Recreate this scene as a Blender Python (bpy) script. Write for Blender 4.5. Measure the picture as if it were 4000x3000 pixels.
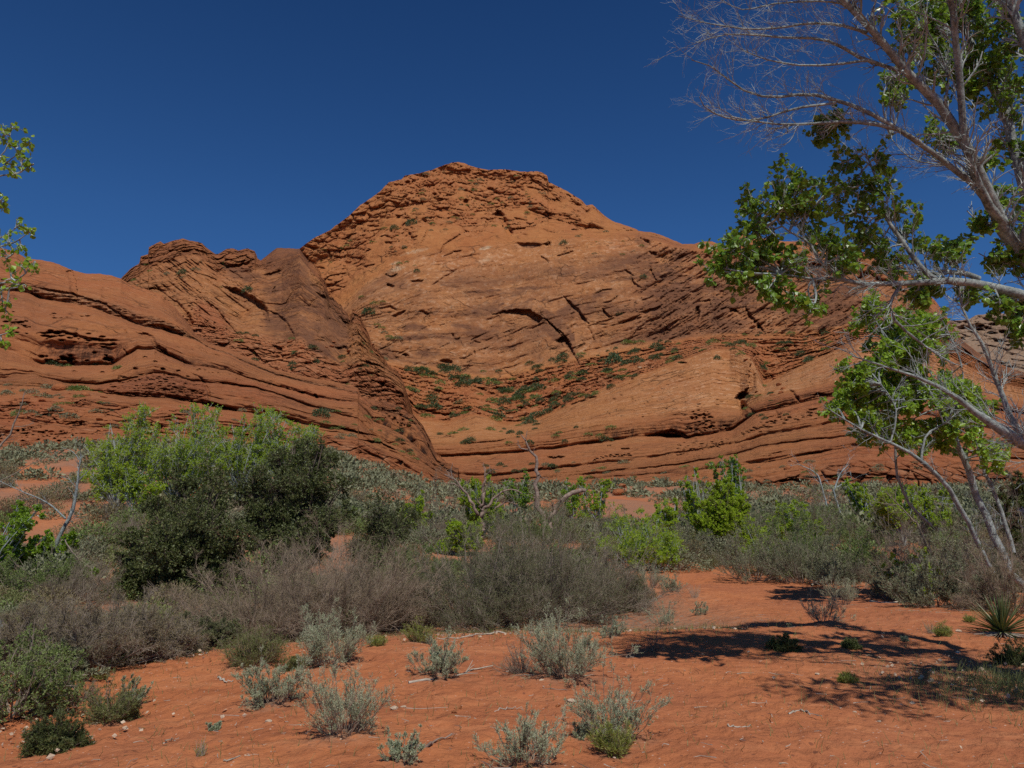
import bpy, math, random, time
import numpy as np
T0 = time.time()
R = math.radians
for o in list(bpy.data.objects):
    bpy.data.objects.remove(o)
C = bpy.context.scene.collection
SC = bpy.context.scene

# ------------------------------------------------------------------ camera
CAM_H, PITCH, FPX = 1.65, R(10.6), 3137.0        # eye height, upward tilt, focal length in 4000-px units
cam_d = bpy.data.cameras.new('camera'); cam = bpy.data.objects.new('camera', cam_d); C.objects.link(cam)
cam_d.sensor_width = 36.0; cam_d.lens = 36.0 * FPX / 4000.0
cam_d.clip_start = 0.1; cam_d.clip_end = 9000
cam.location = (0, 0, CAM_H); cam.rotation_euler = (R(90) + PITCH, 0, 0)
SC.camera = cam

# ------------------------------------------------------------------ sky and sun
SUN_EL, SUN_AZ = R(57), R(14)     # sun stands high behind the camera, a little to its right
w = bpy.data.worlds.new("World"); SC.world = w; w.use_nodes = True
nt = w.node_tree; nt.nodes.clear()
sky = nt.nodes.new('ShaderNodeTexSky'); sky.sky_type = 'NISHITA'; sky.sun_disc = False
sky.sun_elevation = SUN_EL; sky.sun_rotation = R(180) - SUN_AZ
sky.altitude = 1800; sky.air_density = 1.0; sky.dust_density = 0.15; sky.ozone_density = 3.2
hsv = nt.nodes.new('ShaderNodeHueSaturation'); hsv.inputs['Saturation'].default_value = 1.12
bg = nt.nodes.new('ShaderNodeBackground'); bg.inputs['Strength'].default_value = 0.075
wo = nt.nodes.new('ShaderNodeOutputWorld')
nt.links.new(sky.outputs[0], hsv.inputs['Color']); tint = nt.nodes.new('ShaderNodeMix'); tint.data_type = 'RGBA'; tint.blend_type = 'MULTIPLY'; tint.inputs[0].default_value = 1.0
tint.inputs[7].default_value = (0.59, 0.95, 1.30, 1); nt.links.new(hsv.outputs[0], tint.inputs[6])
tcw = nt.nodes.new('ShaderNodeTexCoord'); sw = nt.nodes.new('ShaderNodeSeparateXYZ'); mrw = nt.nodes.new('ShaderNodeMapRange'); deep = nt.nodes.new('ShaderNodeMix'); deep.data_type = 'RGBA'; deep.blend_type = 'MULTIPLY'
nt.links.new(tcw.outputs['Generated'], sw.inputs[0]); nt.links.new(sw.outputs[2], mrw.inputs[0]); mrw.inputs[1].default_value = 0.36; mrw.inputs[2].default_value = 0.66; deep.inputs[7].default_value = (0.60, 0.68, 0.74, 1)
nt.links.new(mrw.outputs[0], deep.inputs[0]); nt.links.new(tint.outputs[2], deep.inputs[6]); nt.links.new(deep.outputs[2], bg.inputs['Color']); nt.links.new(bg.outputs[0], wo.inputs['Surface'])
sun_d = bpy.data.lights.new('sun', 'SUN'); sun = bpy.data.objects.new('sun', sun_d); C.objects.link(sun)
sun_d.energy = 4.6; sun_d.angle = R(0.55); sun_d.color = (1.0, 0.95, 0.88)
sdir = np.array([math.cos(SUN_EL) * math.sin(SUN_AZ), -math.cos(SUN_EL) * math.cos(SUN_AZ), math.sin(SUN_EL)])
from mathutils import Vector
sun.rotation_euler = Vector(tuple(sdir)).to_track_quat('Z', 'Y').to_euler()
sun.location = (20, -40, 80)
vs = SC.view_settings; vs.view_transform = 'Standard'; vs.look = 'None'; vs.exposure = -0.35; vs.gamma = 1.0
SC.render.engine = 'CYCLES'
SC.cycles.max_bounces = 5; SC.cycles.transparent_max_bounces = 4
SC.cycles.diffuse_bounces = 3; SC.cycles.glossy_bounces = 2; SC.cycles.transmission_bounces = 3
SC.cycles.use_denoising = False

# ------------------------------------------------------------------ helpers
RNG = np.random.default_rng(7)
cP, sP = math.cos(PITCH), math.sin(PITCH)
def rays(px, py):
    """direction per pixel of the 4000x3000 picture, scaled so that y (depth) = 1"""
    u = (np.asarray(px, float) - 2000) / FPX; v = (1500 - np.asarray(py, float)) / FPX
    y = cP - v * sP; z = sP + v * cP
    return np.stack([u / y, np.ones_like(u) * np.ones_like(v), z / y], -1)
def at(px, py, D):
    r = rays(px, py); D = np.asarray(D, float)
    p = r * D[..., None]; p[..., 2] += CAM_H
    return p

_pr = np.random.default_rng(3); PERM = _pr.permutation(256); PERM = np.concatenate([PERM, PERM, PERM])
G3 = _pr.normal(size=(256, 3)); G3 /= np.linalg.norm(G3, axis=1)[:, None]
def perlin(p):
    p = np.asarray(p, float); i = np.floor(p).astype(int); f = p - i; i &= 255
    u = f * f * f * (f * (f * 6 - 15) + 10)
    out = 0
    for dx in (0, 1):
        wx = u[..., 0] if dx else 1 - u[..., 0]
        for dy in (0, 1):
            wy = u[..., 1] if dy else 1 - u[..., 1]
            for dz in (0, 1):
                wz = u[..., 2] if dz else 1 - u[..., 2]
                h = PERM[PERM[PERM[i[..., 0] + dx] + i[..., 1] + dy] + i[..., 2] + dz]
                g = G3[h]
                out = out + wx * wy * wz * (g[..., 0] * (f[..., 0] - dx) + g[..., 1] * (f[..., 1] - dy) + g[..., 2] * (f[..., 2] - dz))
    return out * 1.6
def fbm(p, octv=4, gain=0.5, lac=2.03):
    a, s, tot = 1.0, 0, 0
    p = np.asarray(p, float)
    for k in range(octv):
        s = s + a * perlin(p + 17.3 * k); tot += a; a *= gain; p = p * lac
    return s / tot
def worley(p, jit=0.9):
    """distance to nearest / second feature point and a random number of the nearest cell"""
    p = np.asarray(p, float); sh = p.shape[:-1]; p = p.reshape(-1, 3)
    i = np.floor(p).astype(int); d1 = np.full(len(p), 9.0); d2 = d1.copy(); rid = np.zeros(len(p)); off = np.zeros((len(p), 3))
    for dx in (-1, 0, 1):
        for dy in (-1, 0, 1):
            for dz in (-1, 0, 1):
                c = i + (dx, dy, dz); ci = c & 255
                h = PERM[PERM[PERM[ci[:, 0]] + ci[:, 1]] + ci[:, 2]]
                q = c + 0.5 + jit * 0.5 * np.stack([G3[h, 0], G3[h, 1], G3[h, 2]], 1)
                v = p - q; d = np.sqrt((v * v).sum(1))
                n = d < d1
                d2 = np.where(n, d1, np.minimum(d2, d)); off = np.where(n[:, None], v, off); rid = np.where(n, h / 256.0, rid); d1 = np.where(n, d, d1)
    return d1.reshape(sh), d2.reshape(sh), rid.reshape(sh), off.reshape(sh + (3,))
def smooth(a, b, x):
    t = np.clip((np.asarray(x, float) - a) / (b - a), 0, 1); return t * t * (3 - 2 * t)
def lerp(a, b, t): return a + (b - a) * t

def mesh_obj(name, V, F, mats, parent=None, fmat=None, smooth_shade=False, attrs=None, link=True):
    """V (n,3); F list of arrays (m,3)/(m,4)"""
    me = bpy.data.meshes.new(name)
    V = np.asarray(V, np.float32)
    if not isinstance(F, (list, tuple)): F = [F]
    F = [np.asarray(f, np.int32) for f in F if len(f)]
    nl = sum(f.size for f in F); nf = sum(len(f) for f in F)
    me.vertices.add(len(V)); me.vertices.foreach_set('co', V.ravel())
    me.loops.add(nl); me.loops.foreach_set('vertex_index', np.concatenate([f.ravel() for f in F]) if F else np.zeros(0, np.int32))
    me.polygons.add(nf)
    tot = np.concatenate([np.full(len(f), f.shape[1], np.int32) for f in F])
    st = np.concatenate([[0], np.cumsum(tot)[:-1]]).astype(np.int32)
    me.polygons.foreach_set('loop_start', st); me.polygons.foreach_set('loop_total', tot)
    if smooth_shade: me.polygons.foreach_set('use_smooth', np.ones(nf, bool))
    else: me.polygons.foreach_set('use_smooth', np.zeros(nf, bool))
    if not isinstance(mats, (list, tuple)): mats = [mats]
    for m in mats: me.materials.append(m)
    if fmat is not None: me.polygons.foreach_set('material_index', np.asarray(fmat, np.int32))
    for k, v in (attrs or {}).items():
        a = me.attributes.new(k, 'FLOAT', 'POINT'); a.data.foreach_set('value', np.asarray(v, np.float32).ravel())
    me.update(calc_edges=True)
    o = bpy.data.objects.new(name, me)
    if link: C.objects.link(o)
    if parent is not None: o.parent = parent
    return o
def grid_faces(r, c, off=0):
    i = np.arange(r - 1)[:, None] * c + np.arange(c - 1)[None, :]
    return (np.stack([i, i + 1, i + c + 1, i + c], -1).reshape(-1, 4) + off)
def empty(name, loc, rz=0):
    o = bpy.data.objects.new(name, None); C.objects.link(o); o.location = loc; o.rotation_euler = (0, 0, rz); o.empty_display_size = 0.2
    return o
def tag(o, label=None, cat=None, group=None, kind=None):
    if label: o['label'] = label
    if cat: o['category'] = cat
    if group: o['group'] = group
    if kind: o['kind'] = kind
    return o

# ------------------------------------------------------------------ material helpers
def new_mat(name):
    m = bpy.data.materials.new(name); m.use_nodes = True; nt = m.node_tree; nt.nodes.clear()
    out = nt.nodes.new('ShaderNodeOutputMaterial'); b = nt.nodes.new('ShaderNodeBsdfPrincipled')
    b.inputs['Roughness'].default_value = 0.9; b.inputs['Specular IOR Level'].default_value = 0.15
    nt.links.new(b.outputs[0], out.inputs['Surface'])
    return m, nt, b, out
class NB:
    def __init__(s, nt): s.nt = nt
    def node(s, t, **kw):
        n = s.nt.nodes.new(t)
        for k, v in kw.items(): setattr(n, k, v)
        return n
    def link(s, a, b): s.nt.links.new(a, b)
    def val(s, sock, v):
        if hasattr(v, 'links') or hasattr(v, 'is_output'): s.nt.links.new(v, sock)
        else: sock.default_value = v
    def math(s, op, a, b=0.0, clamp=False):
        n = s.node('ShaderNodeMath', operation=op, use_clamp=clamp); s.val(n.inputs[0], a); s.val(n.inputs[1], b); return n.outputs[0]
    def noise(s, vec, scale, detail=4, rough=0.55, out='Fac', dist=0.0):
        n = s.node('ShaderNodeTexNoise'); s.link(vec, n.inputs['Vector']); n.inputs['Scale'].default_value = scale
        n.inputs['Detail'].default_value = detail; n.inputs['Roughness'].default_value = rough; n.inputs['Distortion'].default_value = dist
        return n.outputs[out]
    def voro(s, vec, scale, feature='F1', out='Distance', rnd=1.0):
        n = s.node('ShaderNodeTexVoronoi', feature=feature); s.link(vec, n.inputs['Vector']); n.inputs['Scale'].default_value = scale
        n.inputs['Randomness'].default_value = rnd
        return n.outputs[out]
    def ramp(s, fac, stops):
        n = s.node('ShaderNodeValToRGB'); s.link(fac, n.inputs[0]); cr = n.color_ramp
        while len(cr.elements) < len(stops): cr.elements.new(0.5)
        for e, (p, c) in zip(cr.elements, stops):
            e.position = p; e.color = (*c, 1) if len(c) == 3 else c
        return n.outputs[0]
    def rng(s, v, a, b, c=0.0, d=1.0):
        n = s.node('ShaderNodeMapRange'); s.link(v, n.inputs[0]); n.inputs[1].default_value = a; n.inputs[2].default_value = b
        n.inputs[3].default_value = c; n.inputs[4].default_value = d; n.clamp = True; return n.outputs[0]
    def mix(s, f, a, b, blend='MIX'):
        n = s.node('ShaderNodeMix', data_type='RGBA', blend_type=blend); s.val(n.inputs[0], f)
        for k, v in ((6, a), (7, b)):
            if isinstance(v, tuple): n.inputs[k].default_value = (*v, 1)
            else: s.link(v, n.inputs[k])
        return n.outputs[2]
    def attr(s, name):
        n = s.node('ShaderNodeAttribute', attribute_name=name); return n.outputs['Fac']
    def scale(s, vec, sc, loc=(0, 0, 0)):
        n = s.node('ShaderNodeMapping'); s.link(vec, n.inputs[0]); n.inputs['Scale'].default_value = sc; n.inputs['Location'].default_value = loc; return n.outputs[0]
    def comb(s, x, y, z):
        n = s.node('ShaderNodeCombineXYZ'); s.val(n.inputs[0], x); s.val(n.inputs[1], y); s.val(n.inputs[2], z); return n.outputs[0]
    def bump(s, h, strength, dist, normal=None):
        n = s.node('ShaderNodeBump'); s.link(h, n.inputs['Height']); n.inputs['Strength'].default_value = strength; n.inputs['Distance'].default_value = dist
        if normal is not None: s.link(normal, n.inputs['Normal'])
        return n.outputs[0]
# ------------------------------------------------------------------ sandstone
def rock_material():
    m, nt, b, out = new_mat('red_sandstone'); n = NB(nt)
    geo = n.node('ShaderNodeNewGeometry'); P = geo.outputs['Position']
    S = n.attr('bed'); talus = n.attr('talus'); varn = n.attr('varnish'); pale = n.attr('pale'); red = n.attr('red'); band = n.attr('banding'); drip = n.attr('drip')
    sx = n.node('ShaderNodeSeparateXYZ'); n.link(P, sx.inputs[0]); X, Y, Z = sx.outputs
    big = n.noise(P, 0.035, 5, 0.6); mid = n.noise(P, 0.16, 6, 0.65); fine = n.noise(P, 0.9, 5, 0.7)
    col = n.ramp(mid, [(0.25, (0.30, 0.115, 0.043)), (0.5, (0.41, 0.170, 0.064)), (0.75, (0.49, 0.225, 0.090))])
    redc = n.ramp(fine, [(0.3, (0.30, 0.088, 0.036)), (0.7, (0.42, 0.145, 0.062))])
    rm = n.math('MULTIPLY_ADD', red, 1.0); rm.node.inputs[2].default_value = 0.0
    rmx = n.math('ADD', red, n.rng(big, 0.35, 0.7, -0.25, 0.35), clamp=True)
    col = n.mix(rmx, col, redc)
    # bedding: fine bands that follow the beds
    bv = n.comb(n.math('MULTIPLY', X, 0.012), n.math('MULTIPLY', Y, 0.012), n.math('MULTIPLY', S, 1.0))
    b1 = n.noise(bv, 9.0, 5, 0.75); b2 = n.noise(bv, 34.0, 3, 0.7)
    bandf = n.math('MULTIPLY', n.rng(b1, 0.35, 0.7), band)
    col = n.mix(n.math('MULTIPLY', bandf, 0.6), col, (0.64, 0.38, 0.22))
    col = n.mix(n.math('MULTIPLY', n.rng(b2, 0.54, 0.66), n.math('MULTIPLY', band, 0.8)), col, (0.70, 0.46, 0.31))
    col = n.mix(n.math('MULTIPLY', n.rng(b2, 0.46, 0.30), n.math('MULTIPLY', band, 0.75)), col, (0.20, 0.078, 0.037))
    # rubble and soil
    v = n.voro(P, 0.7, 'F1', 'Color'); vs_ = n.node('ShaderNodeSeparateColor'); n.link(v, vs_.inputs[0])
    tcol = n.ramp(vs_.outputs[0], [(0.0, (0.22, 0.075, 0.035)), (0.5, (0.36, 0.125, 0.055)), (0.85, (0.42, 0.18, 0.09)), (1.0, (0.50, 0.27, 0.16))])
    col = n.mix(talus, col, tcol)
    # pale streaks
    col = n.mix(n.math('MULTIPLY', pale, n.rng(fine, 0.35, 0.6)), col, (0.62, 0.50, 0.36))
    # desert varnish: dark brown-purple patches drawn out along the beds
    pv = n.comb(n.math('MULTIPLY', X, 0.055), n.math('MULTIPLY', Y, 0.055), n.math('MULTIPLY', S, 5.0))
    vn = n.noise(pv, 1.0, 6, 0.68, dist=0.4)
    thr = n.math('SUBTRACT', 0.84, n.math('MULTIPLY', varn, 0.47))
    vm = n.math('MULTIPLY', n.math('SUBTRACT', vn, thr), 6.0, clamp=True)
    vm = n.math('MULTIPLY', vm, n.rng(n.noise(n.comb(n.math('MULTIPLY', X, 0.3), n.math('MULTIPLY', Y, 0.3), n.math('MULTIPLY', S, 26.0)), 1.0, 4, 0.7), 0.3, 0.55, 0.25, 1.0))
    vcol = n.mix(n.rng(fine, 0.4, 0.65), (0.085, 0.040, 0.030), (0.16, 0.075, 0.05))
    col = n.mix(n.math('MULTIPLY', vm, 0.86), col, vcol)
    # long thin streaks along the beds and a thin brown patina over the stained faces
    tv = n.comb(n.math('MULTIPLY', X, 0.022), n.math('MULTIPLY', Y, 0.022), n.math('MULTIPLY', S, 13.0))
    tn = n.noise(tv, 1.0, 5, 0.72, dist=0.6)
    tm = n.math('MULTIPLY', n.rng(tn, 0.50, 0.66), n.rng(varn, 0.1, 0.8))
    col = n.mix(n.math('MULTIPLY', tm, 0.78), col, (0.11, 0.048, 0.032))
    pt = n.math('MULTIPLY', n.rng(varn, 0.2, 0.9, 0.0, 0.8), n.rng(big, 0.30, 0.62))
    col = n.mix(pt, col, (0.21, 0.098, 0.055))
    # water streaks running down the faces
    dv = n.comb(n.math('MULTIPLY', X, 0.75), n.math('MULTIPLY', Y, 0.75), n.math('MULTIPLY', Z, 0.07))
    dn = n.noise(dv, 1.0, 5, 0.7)
    dm = n.math('MULTIPLY', n.rng(dn, 0.44, 0.60), drip)
    col = n.mix(n.math('MULTIPLY', dm, 0.85), col, (0.045, 0.022, 0.016))
    # speckle
    sp = n.noise(P, 2.3, 3, 0.8); col = n.mix(n.rng(sp, 0.62, 0.75, 0, 0.35), col, (0.58, 0.36, 0.23))
    col = n.mix(n.rng(sp, 0.40, 0.28, 0, 0.45), col, (0.16, 0.06, 0.03))
    # joints: thin broken cracks
    wp_ = n.node('ShaderNodeVectorMath', operation='ADD'); n.link(n.comb(n.math('MULTIPLY', X, 0.075), n.math('MULTIPLY', Y, 0.075), n.math('MULTIPLY', S, 7.0)), wp_.inputs[0])
    nv = n.node('ShaderNodeTexNoise'); n.link(P, nv.inputs['Vector']); nv.inputs['Scale'].default_value = 0.12; nv.inputs['Detail'].default_value = 5
    sc_ = n.node('ShaderNodeVectorMath', operation='SCALE'); n.link(nv.outputs['Color'], sc_.inputs[0]); sc_.inputs['Scale'].default_value = 0.9; n.link(sc_.outputs[0], wp_.inputs[1])
    e1 = n.voro(wp_.outputs[0], 1.0, 'DISTANCE_TO_EDGE', 'Distance'); e2 = n.voro(wp_.outputs[0], 2.7, 'DISTANCE_TO_EDGE', 'Distance')
    gate = n.rng(n.noise(P, 0.06, 3, 0.6), 0.50, 0.60)
    k1 = n.math('MULTIPLY', n.rng(e1, 0.0, 0.045, 1.0, 0.0), gate); k2 = n.math('MULTIPLY', n.rng(e2, 0.0, 0.06, 0.5, 0.0), n.rng(mid, 0.52, 0.62))
    kk = n.math('MAXIMUM', k1, k2)
    col = n.mix(n.math('MULTIPLY', kk, 0.42), col, (0.10, 0.040, 0.022))
    gain = n.node('ShaderNodeMix', data_type='RGBA', blend_type='MULTIPLY'); gain.inputs[0].default_value = 1.0; n.link(col, gain.inputs[6]); gain.inputs[7].default_value = (0.95, 0.90, 0.80, 1); col = gain.outputs[2]
    n.link(col, b.inputs['Base Color'])
    h1 = n.noise(P, 0.55, 8, 0.72)
    h2 = n.noise(bv, 18.0, 5, 0.75)
    h = n.math('ADD', n.math('MULTIPLY', h1, 1.3), n.math('MULTIPLY', h2, 0.9))
    h = n.math('SUBTRACT', h, n.math('MULTIPLY', kk, 1.1))
    fb = n.voro(wp_.outputs[0], 2.7, 'F1', 'Color'); fbs = n.node('ShaderNodeSeparateColor'); n.link(fb, fbs.inputs[0]); h = n.math('ADD', h, n.math('MULTIPLY', fbs.outputs[0], n.math('MULTIPLY', gate, 0.5)))
    vb = n.voro(P, 0.8, 'F1', 'Distance')
    h = n.math('ADD', h, n.math('MULTIPLY', n.math('MULTIPLY', vb, talus), -1.6))
    n.link(n.bump(h, 0.75, 1.1), b.inputs['Normal'])
    b.inputs['Roughness'].default_value = 0.92
    return m
ROCK = rock_material()

def zc(reg, pts):
    """zoomed-window coordinates -> coordinates of the 4000x3000 picture"""
    ox, oy, s = {'A': (1500, 600, .3617), 'B': (1400, 1150, .3617), 'C': (2100, 900, .3617), 'D': (2100, 1350, .3617),
                 '1': (0, 800, .6329), '2': (1100, 550, .6329), '3': (2400, 850, .6632), '5': (0, 1500, .6329), '6': (1300, 1550, .6329), '7': (2600, 1650, .6329), '0': (0, 0, 1.0), 'd': (0, 0, 1.8083)}[reg]
    return [(ox + x * s, oy + y * s) for x, y in pts]

def seg_dist(X, Y, pts):
    """distance, signed side (+ = right-hand/below for left-to-right lines) and run along a polyline"""
    pts = np.array(pts, float); best = np.full(X.shape, 1e9); side = np.zeros(X.shape); run = np.zeros(X.shape)
    L = np.concatenate([[0], np.cumsum(np.hypot(*np.diff(pts, axis=0).T))]); tot = L[-1]
    for k in range(len(pts) - 1):
        a, b_ = pts[k], pts[k + 1]; d = b_ - a; l2 = (d * d).sum() + 1e-9
        t = np.clip(((X - a[0]) * d[0] + (Y - a[1]) * d[1]) / l2, 0, 1)
        qx, qy = X - (a[0] + t * d[0]), Y - (a[1] + t * d[1]); dist = np.hypot(qx, qy)
        m = dist < best
        cr = d[0] * (Y - a[1]) - d[1] * (X - a[0])
        best = np.where(m, dist, best); side = np.where(m, np.sign(cr), side); run = np.where(m, (L[k] + t * math.sqrt(l2)) / tot, run)
    return best, side, run

class Hill:
    """a rock mass laid out on guide lines (bedding planes); the surface between two lines is one bed with its own profile"""
    def __init__(s, name, x0, x1, step, rows, lines, depths, prof, back=40):
        s.name, s.rows = name, rows
        s.cols = int((x1 - x0) / step) + 1
        xs = np.linspace(x0, x1, s.cols); s.xs = xs
        wob = 0
        L = []
        for ln in lines:
            p = np.array(ln, float); L.append(np.interp(xs, p[:, 0], p[:, 1]))
        for k in range(1, len(L)): L[k] = np.maximum(L[k], L[k - 1] + 0.6)
        s.L = np.array(L)
        Dp = []
        for d in depths:
            if np.isscalar(d): Dp.append(np.full(len(xs), float(d)))
            else:
                p = np.array(d, float); Dp.append(np.interp(xs, p[:, 0], p[:, 1]))
        s.DL = np.array(Dp)
        # small wobble on the inner bedding lines and roughness on the skyline
        for k in range(len(L)):
            amp = 3.0 if k == 0 else 7.5
            q = np.stack([xs / (22 if k == 0 else 75), np.full_like(xs, 5.1 * k + len(name)), np.zeros_like(xs)], -1)
            s.L[k] += fbm(q, 4, 0.6) * amp
            if name == 'slickrock' and k == 0: s.L[k] += smooth(1430, 1520, xs) * (fbm(np.stack([xs / 45, xs * 0 + 3, xs * 0], -1), 4, .6) * 22)
            if name == 'ridge' and k == 0: s.L[k] += smooth(1180, 1230, xs) * (fbm(np.stack([xs / 34, xs * 0 + 3, xs * 0], -1), 4, .7) * 34 + np.abs(fbm(np.stack([xs / 15, xs * 0 + 9, xs * 0], -1), 3)) * 16)
        for k in range(1, len(L)): s.L[k] = np.maximum(s.L[k], s.L[k - 1] + 0.6)
        v = np.linspace(0, 1, rows)[:, None]
        s.Y = s.L[0][None] + (s.L[-1] - s.L[0])[None] * v
        s.X = np.broadcast_to(xs[None], s.Y.shape).copy()
        K = len(L)
        idx = np.zeros(s.Y.shape, int)
        for k in range(1, K - 1): idx += (s.Y >= s.L[k][None])
        ci = np.broadcast_to(np.arange(s.cols)[None], s.Y.shape)
        y0, y1 = s.L[idx, ci], s.L[idx + 1, ci]
        t = np.clip((s.Y - y0) / np.maximum(y1 - y0, 1e-3), 0, 1)     # 0 at upper line, 1 at lower line
        s.t, s.idx = t, idx; s.bed = idx + t
        d0, d1 = s.DL[idx, ci], s.DL[idx + 1, ci]
        pr = np.array(prof)[idx]
        up = 1 - t                                                       # 0 at the foot of the bed, 1 at its top
        s.D = d1 + (d0 - d1) * up ** pr
        s.h = np.maximum(y1 - y0, 1)
        z = np.zeros(s.Y.shape)
        s.talus, s.varn, s.pale, s.red, s.band, s.drip = (z.copy() for _ in range(6))
        s.off = z.copy()
    def base(s): return at(s.X, s.Y, s.D)
    def box(s, pts, m):
        p = np.array(pts); x0, x1, y0, y1 = p[:, 0].min() - m, p[:, 0].max() + m, p[:, 1].min() - m, p[:, 1].max() + m
        return (s.X > x0) & (s.X < x1) & (s.Y > y0) & (s.Y < y1)
    def crack(s, pts, w, d, side=1, taper=True, stain=0.0, sharp=2.5):
        """overhang: rock on one side of the line set back by d metres and coming out again over w pixels"""
        m = s.box(pts, w * 1.6 + 6)
        if not m.any(): return
        X, Y = s.X[m], s.Y[m]
        n1 = fbm(np.stack([X / 14, Y / 14, X * 0 + 3], -1), 3, 0.6); n2 = fbm(np.stack([X / 14, Y / 14, X * 0 + 9], -1), 3, 0.6)
        X = X + n1 * min(w * 0.35, 7); Y = Y + n2 * min(w * 0.35, 7)
        dist, sd, run = seg_dist(X, Y, pts)
        ww = w * (np.clip(np.sin(np.pi * np.clip(run, 0.03, 0.97)) * 1.6, 0.15, 1) if taper else np.ones_like(run))
        sgn = dist * sd * side
        endm = 1 - smooth(0, 4, np.where((run <= 0) | (run >= 1), dist, 0) - 1)
        prof = smooth(-sharp * 0.4, sharp * 0.6, sgn) * (1 - smooth(ww * 0.55, ww * 1.25, sgn)) * np.minimum(1, ww / w + .2) * endm
        s.off[m] += d * prof
        if stain: s.varn[m] = np.maximum(s.varn[m], stain * (1 - smooth(ww, ww * 1.6, np.abs(sgn))))
    def blob(s, c, rx, ry, d, ang=0.0, field=None, hard=0.5, noise=0.35):
        m = s.box([c], max(rx, ry) * 1.5)
        if not m.any(): return
        X, Y = s.X[m] - c[0], s.Y[m] - c[1]; ca, sa = math.cos(ang), math.sin(ang)
        u, v = (X * ca + Y * sa) / rx, (-X * sa + Y * ca) / ry
        r = np.hypot(u, v) + noise * fbm(np.stack([s.X[m] / 25, s.Y[m] / 12, X * 0 + 1.7], -1), 4, 0.6)
        f = 1 - smooth(hard, 1.0, r)
        if field is None: s.off[m] += d * f
        else:
            a = getattr(s, field); a[m] = np.clip(a[m] + d * f, 0, 1)
    def pockets(s, pts, n, rx, ry, d, spread, rng):
        p = np.array(pts, float); L = np.concatenate([[0], np.cumsum(np.hypot(*np.diff(p, axis=0).T))])
        for k in range(n):
            q = rng.random() * L[-1]; x = np.interp(q, L, p[:, 0]); y = np.interp(q, L, p[:, 1]) + rng.normal() * spread
            sc = rng.uniform(0.5, 1.3); s.blob((x, y), rx * sc, ry * sc, d * sc, 0, None, 0.3, 0.5)
    def build(s, back=60, foot=8):
        D = s.D + s.off
        P = at(s.X, s.Y, D)
        rowsB = []
        for k, (dy, dz) in enumerate([(0.04, -0.012), (0.12, -0.06), (0.3, -0.2), (0.7, -0.65), (1.2, -1.6)]):
            q = P[0].copy(); q[:, 1] += dy * back; q[:, 2] += dz * back * 0.9; rowsB.append(q)
        q = P[-1].copy(); q[:, 1] -= 1.0; q[:, 2] -= foot
        allP = np.concatenate([np.array(rowsB[::-1]), P, q[None]], 0)
        def ext(a): return np.concatenate([np.repeat(a[:1], 5, 0), a, a[-1:]], 0)
        r, c = allP.shape[:2]
        o = mesh_obj(s.name, allP.reshape(-1, 3), [grid_faces(r, c)[:, ::-1]], ROCK, smooth_shade=True,
                     attrs=dict(bed=ext(s.bed), talus=ext(s.talus), varnish=ext(s.varn), pale=ext(s.pale), red=ext(s.red), banding=ext(s.band), drip=ext(s.drip)))
        s.P = P; s.obj = o
        tag(o, kind='structure')
        return o
    def point(s, px, py, bed=None):
        """surface point seen at a picture position"""
        c = int(np.clip(round((px - s.xs[0]) / (s.xs[1] - s.xs[0])), 0, s.cols - 1))
        col = s.Y[:, c]
        if py < col[0] or py > col[-1]: return None
        r = int(np.clip(np.searchsorted(col, py), 0, s.rows - 1))
        return s.P[r, c] if bed is None or bed[0] <= s.bed[r, c] <= bed[1] else None

def rubble(P, scale, sq=(1, 1, 1.4)):
    """blocky relief: each cell of a cracked rock face is a tilted facet"""
    d1, d2, rid, off = worley(P / scale * np.array(sq))
    k = np.cos(rid * 40.0), np.sin(rid * 71.0), np.cos(rid * 113.0)
    tilt = off[..., 0] * k[0] + off[..., 2] * k[1] * 1.2
    edge = 1 - smooth(0.0, 0.14, d2 - d1)
    return tilt * 0.9 + (rid - 0.5) * 0.9 + edge * 0.7
rng = np.random.default_rng(11)
# ================================================================== the peak and the amphitheatre on its right
sk = zc('2', [(-300, 1100), (-100, 900), (110, 665), (200, 600), (300, 550), (420, 460), (480, 400), (550, 355), (610, 310), (645, 272), (662, 255), (740, 238), (760, 215), (850, 200), (940, 175), (1000, 150), (1060, 133), (1090, 130), (1130, 140), (1200, 165), (1280, 180), (1380, 175), (1480, 190), (1570, 188), (1600, 192), (1640, 215), (1648, 252), (1690, 275), (1760, 310), (1850, 365), (1880, 398), (1920, 393), (1990, 460), (2040, 495), (2120, 520), (2200, 550)]) \
    + zc('3', [(120, 75), (240, 90), (330, 125), (400, 155), (470, 155), (520, 140), (575, 140), (650, 170), (690, 120), (760, 95), (920, 130), (1000, 140), (1200, 140), (1330, 165), (1400, 190), (1480, 205), (1570, 230), (1640, 245), (1700, 290), (1750, 340), (1800, 400), (1850, 450), (1900, 500), (1940, 560), (1965, 595)]) \
    + [(3760, 1330), (3850, 1400), (3950, 1440), (4100, 1480), (4500, 1500)]
g1 = [(900, 1500), (1290, 1235), (1350, 1190), (1430, 1110), (1492, 1075), (1638, 993), (1859, 968), (2018, 955), (2239, 936), (2500, 923), (2620, 960), (2750, 985), (2900, 1010), (3200, 1040), (3400, 1070), (3600, 1180), (3720, 1270), (3900, 1430), (4500, 1530)]
g2 = [(900, 1560), (1400, 1380), (1575, 1440), (1733, 1465), (1900, 1480), (1986, 1470), (2100, 1440), (2239, 1411), (2400, 1378), (2600, 1341), (2798, 1314), (2997, 1314), (3196, 1300), (3362, 1260), (3550, 1260), (3720, 1330), (3900, 1460), (4500, 1560)]
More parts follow.
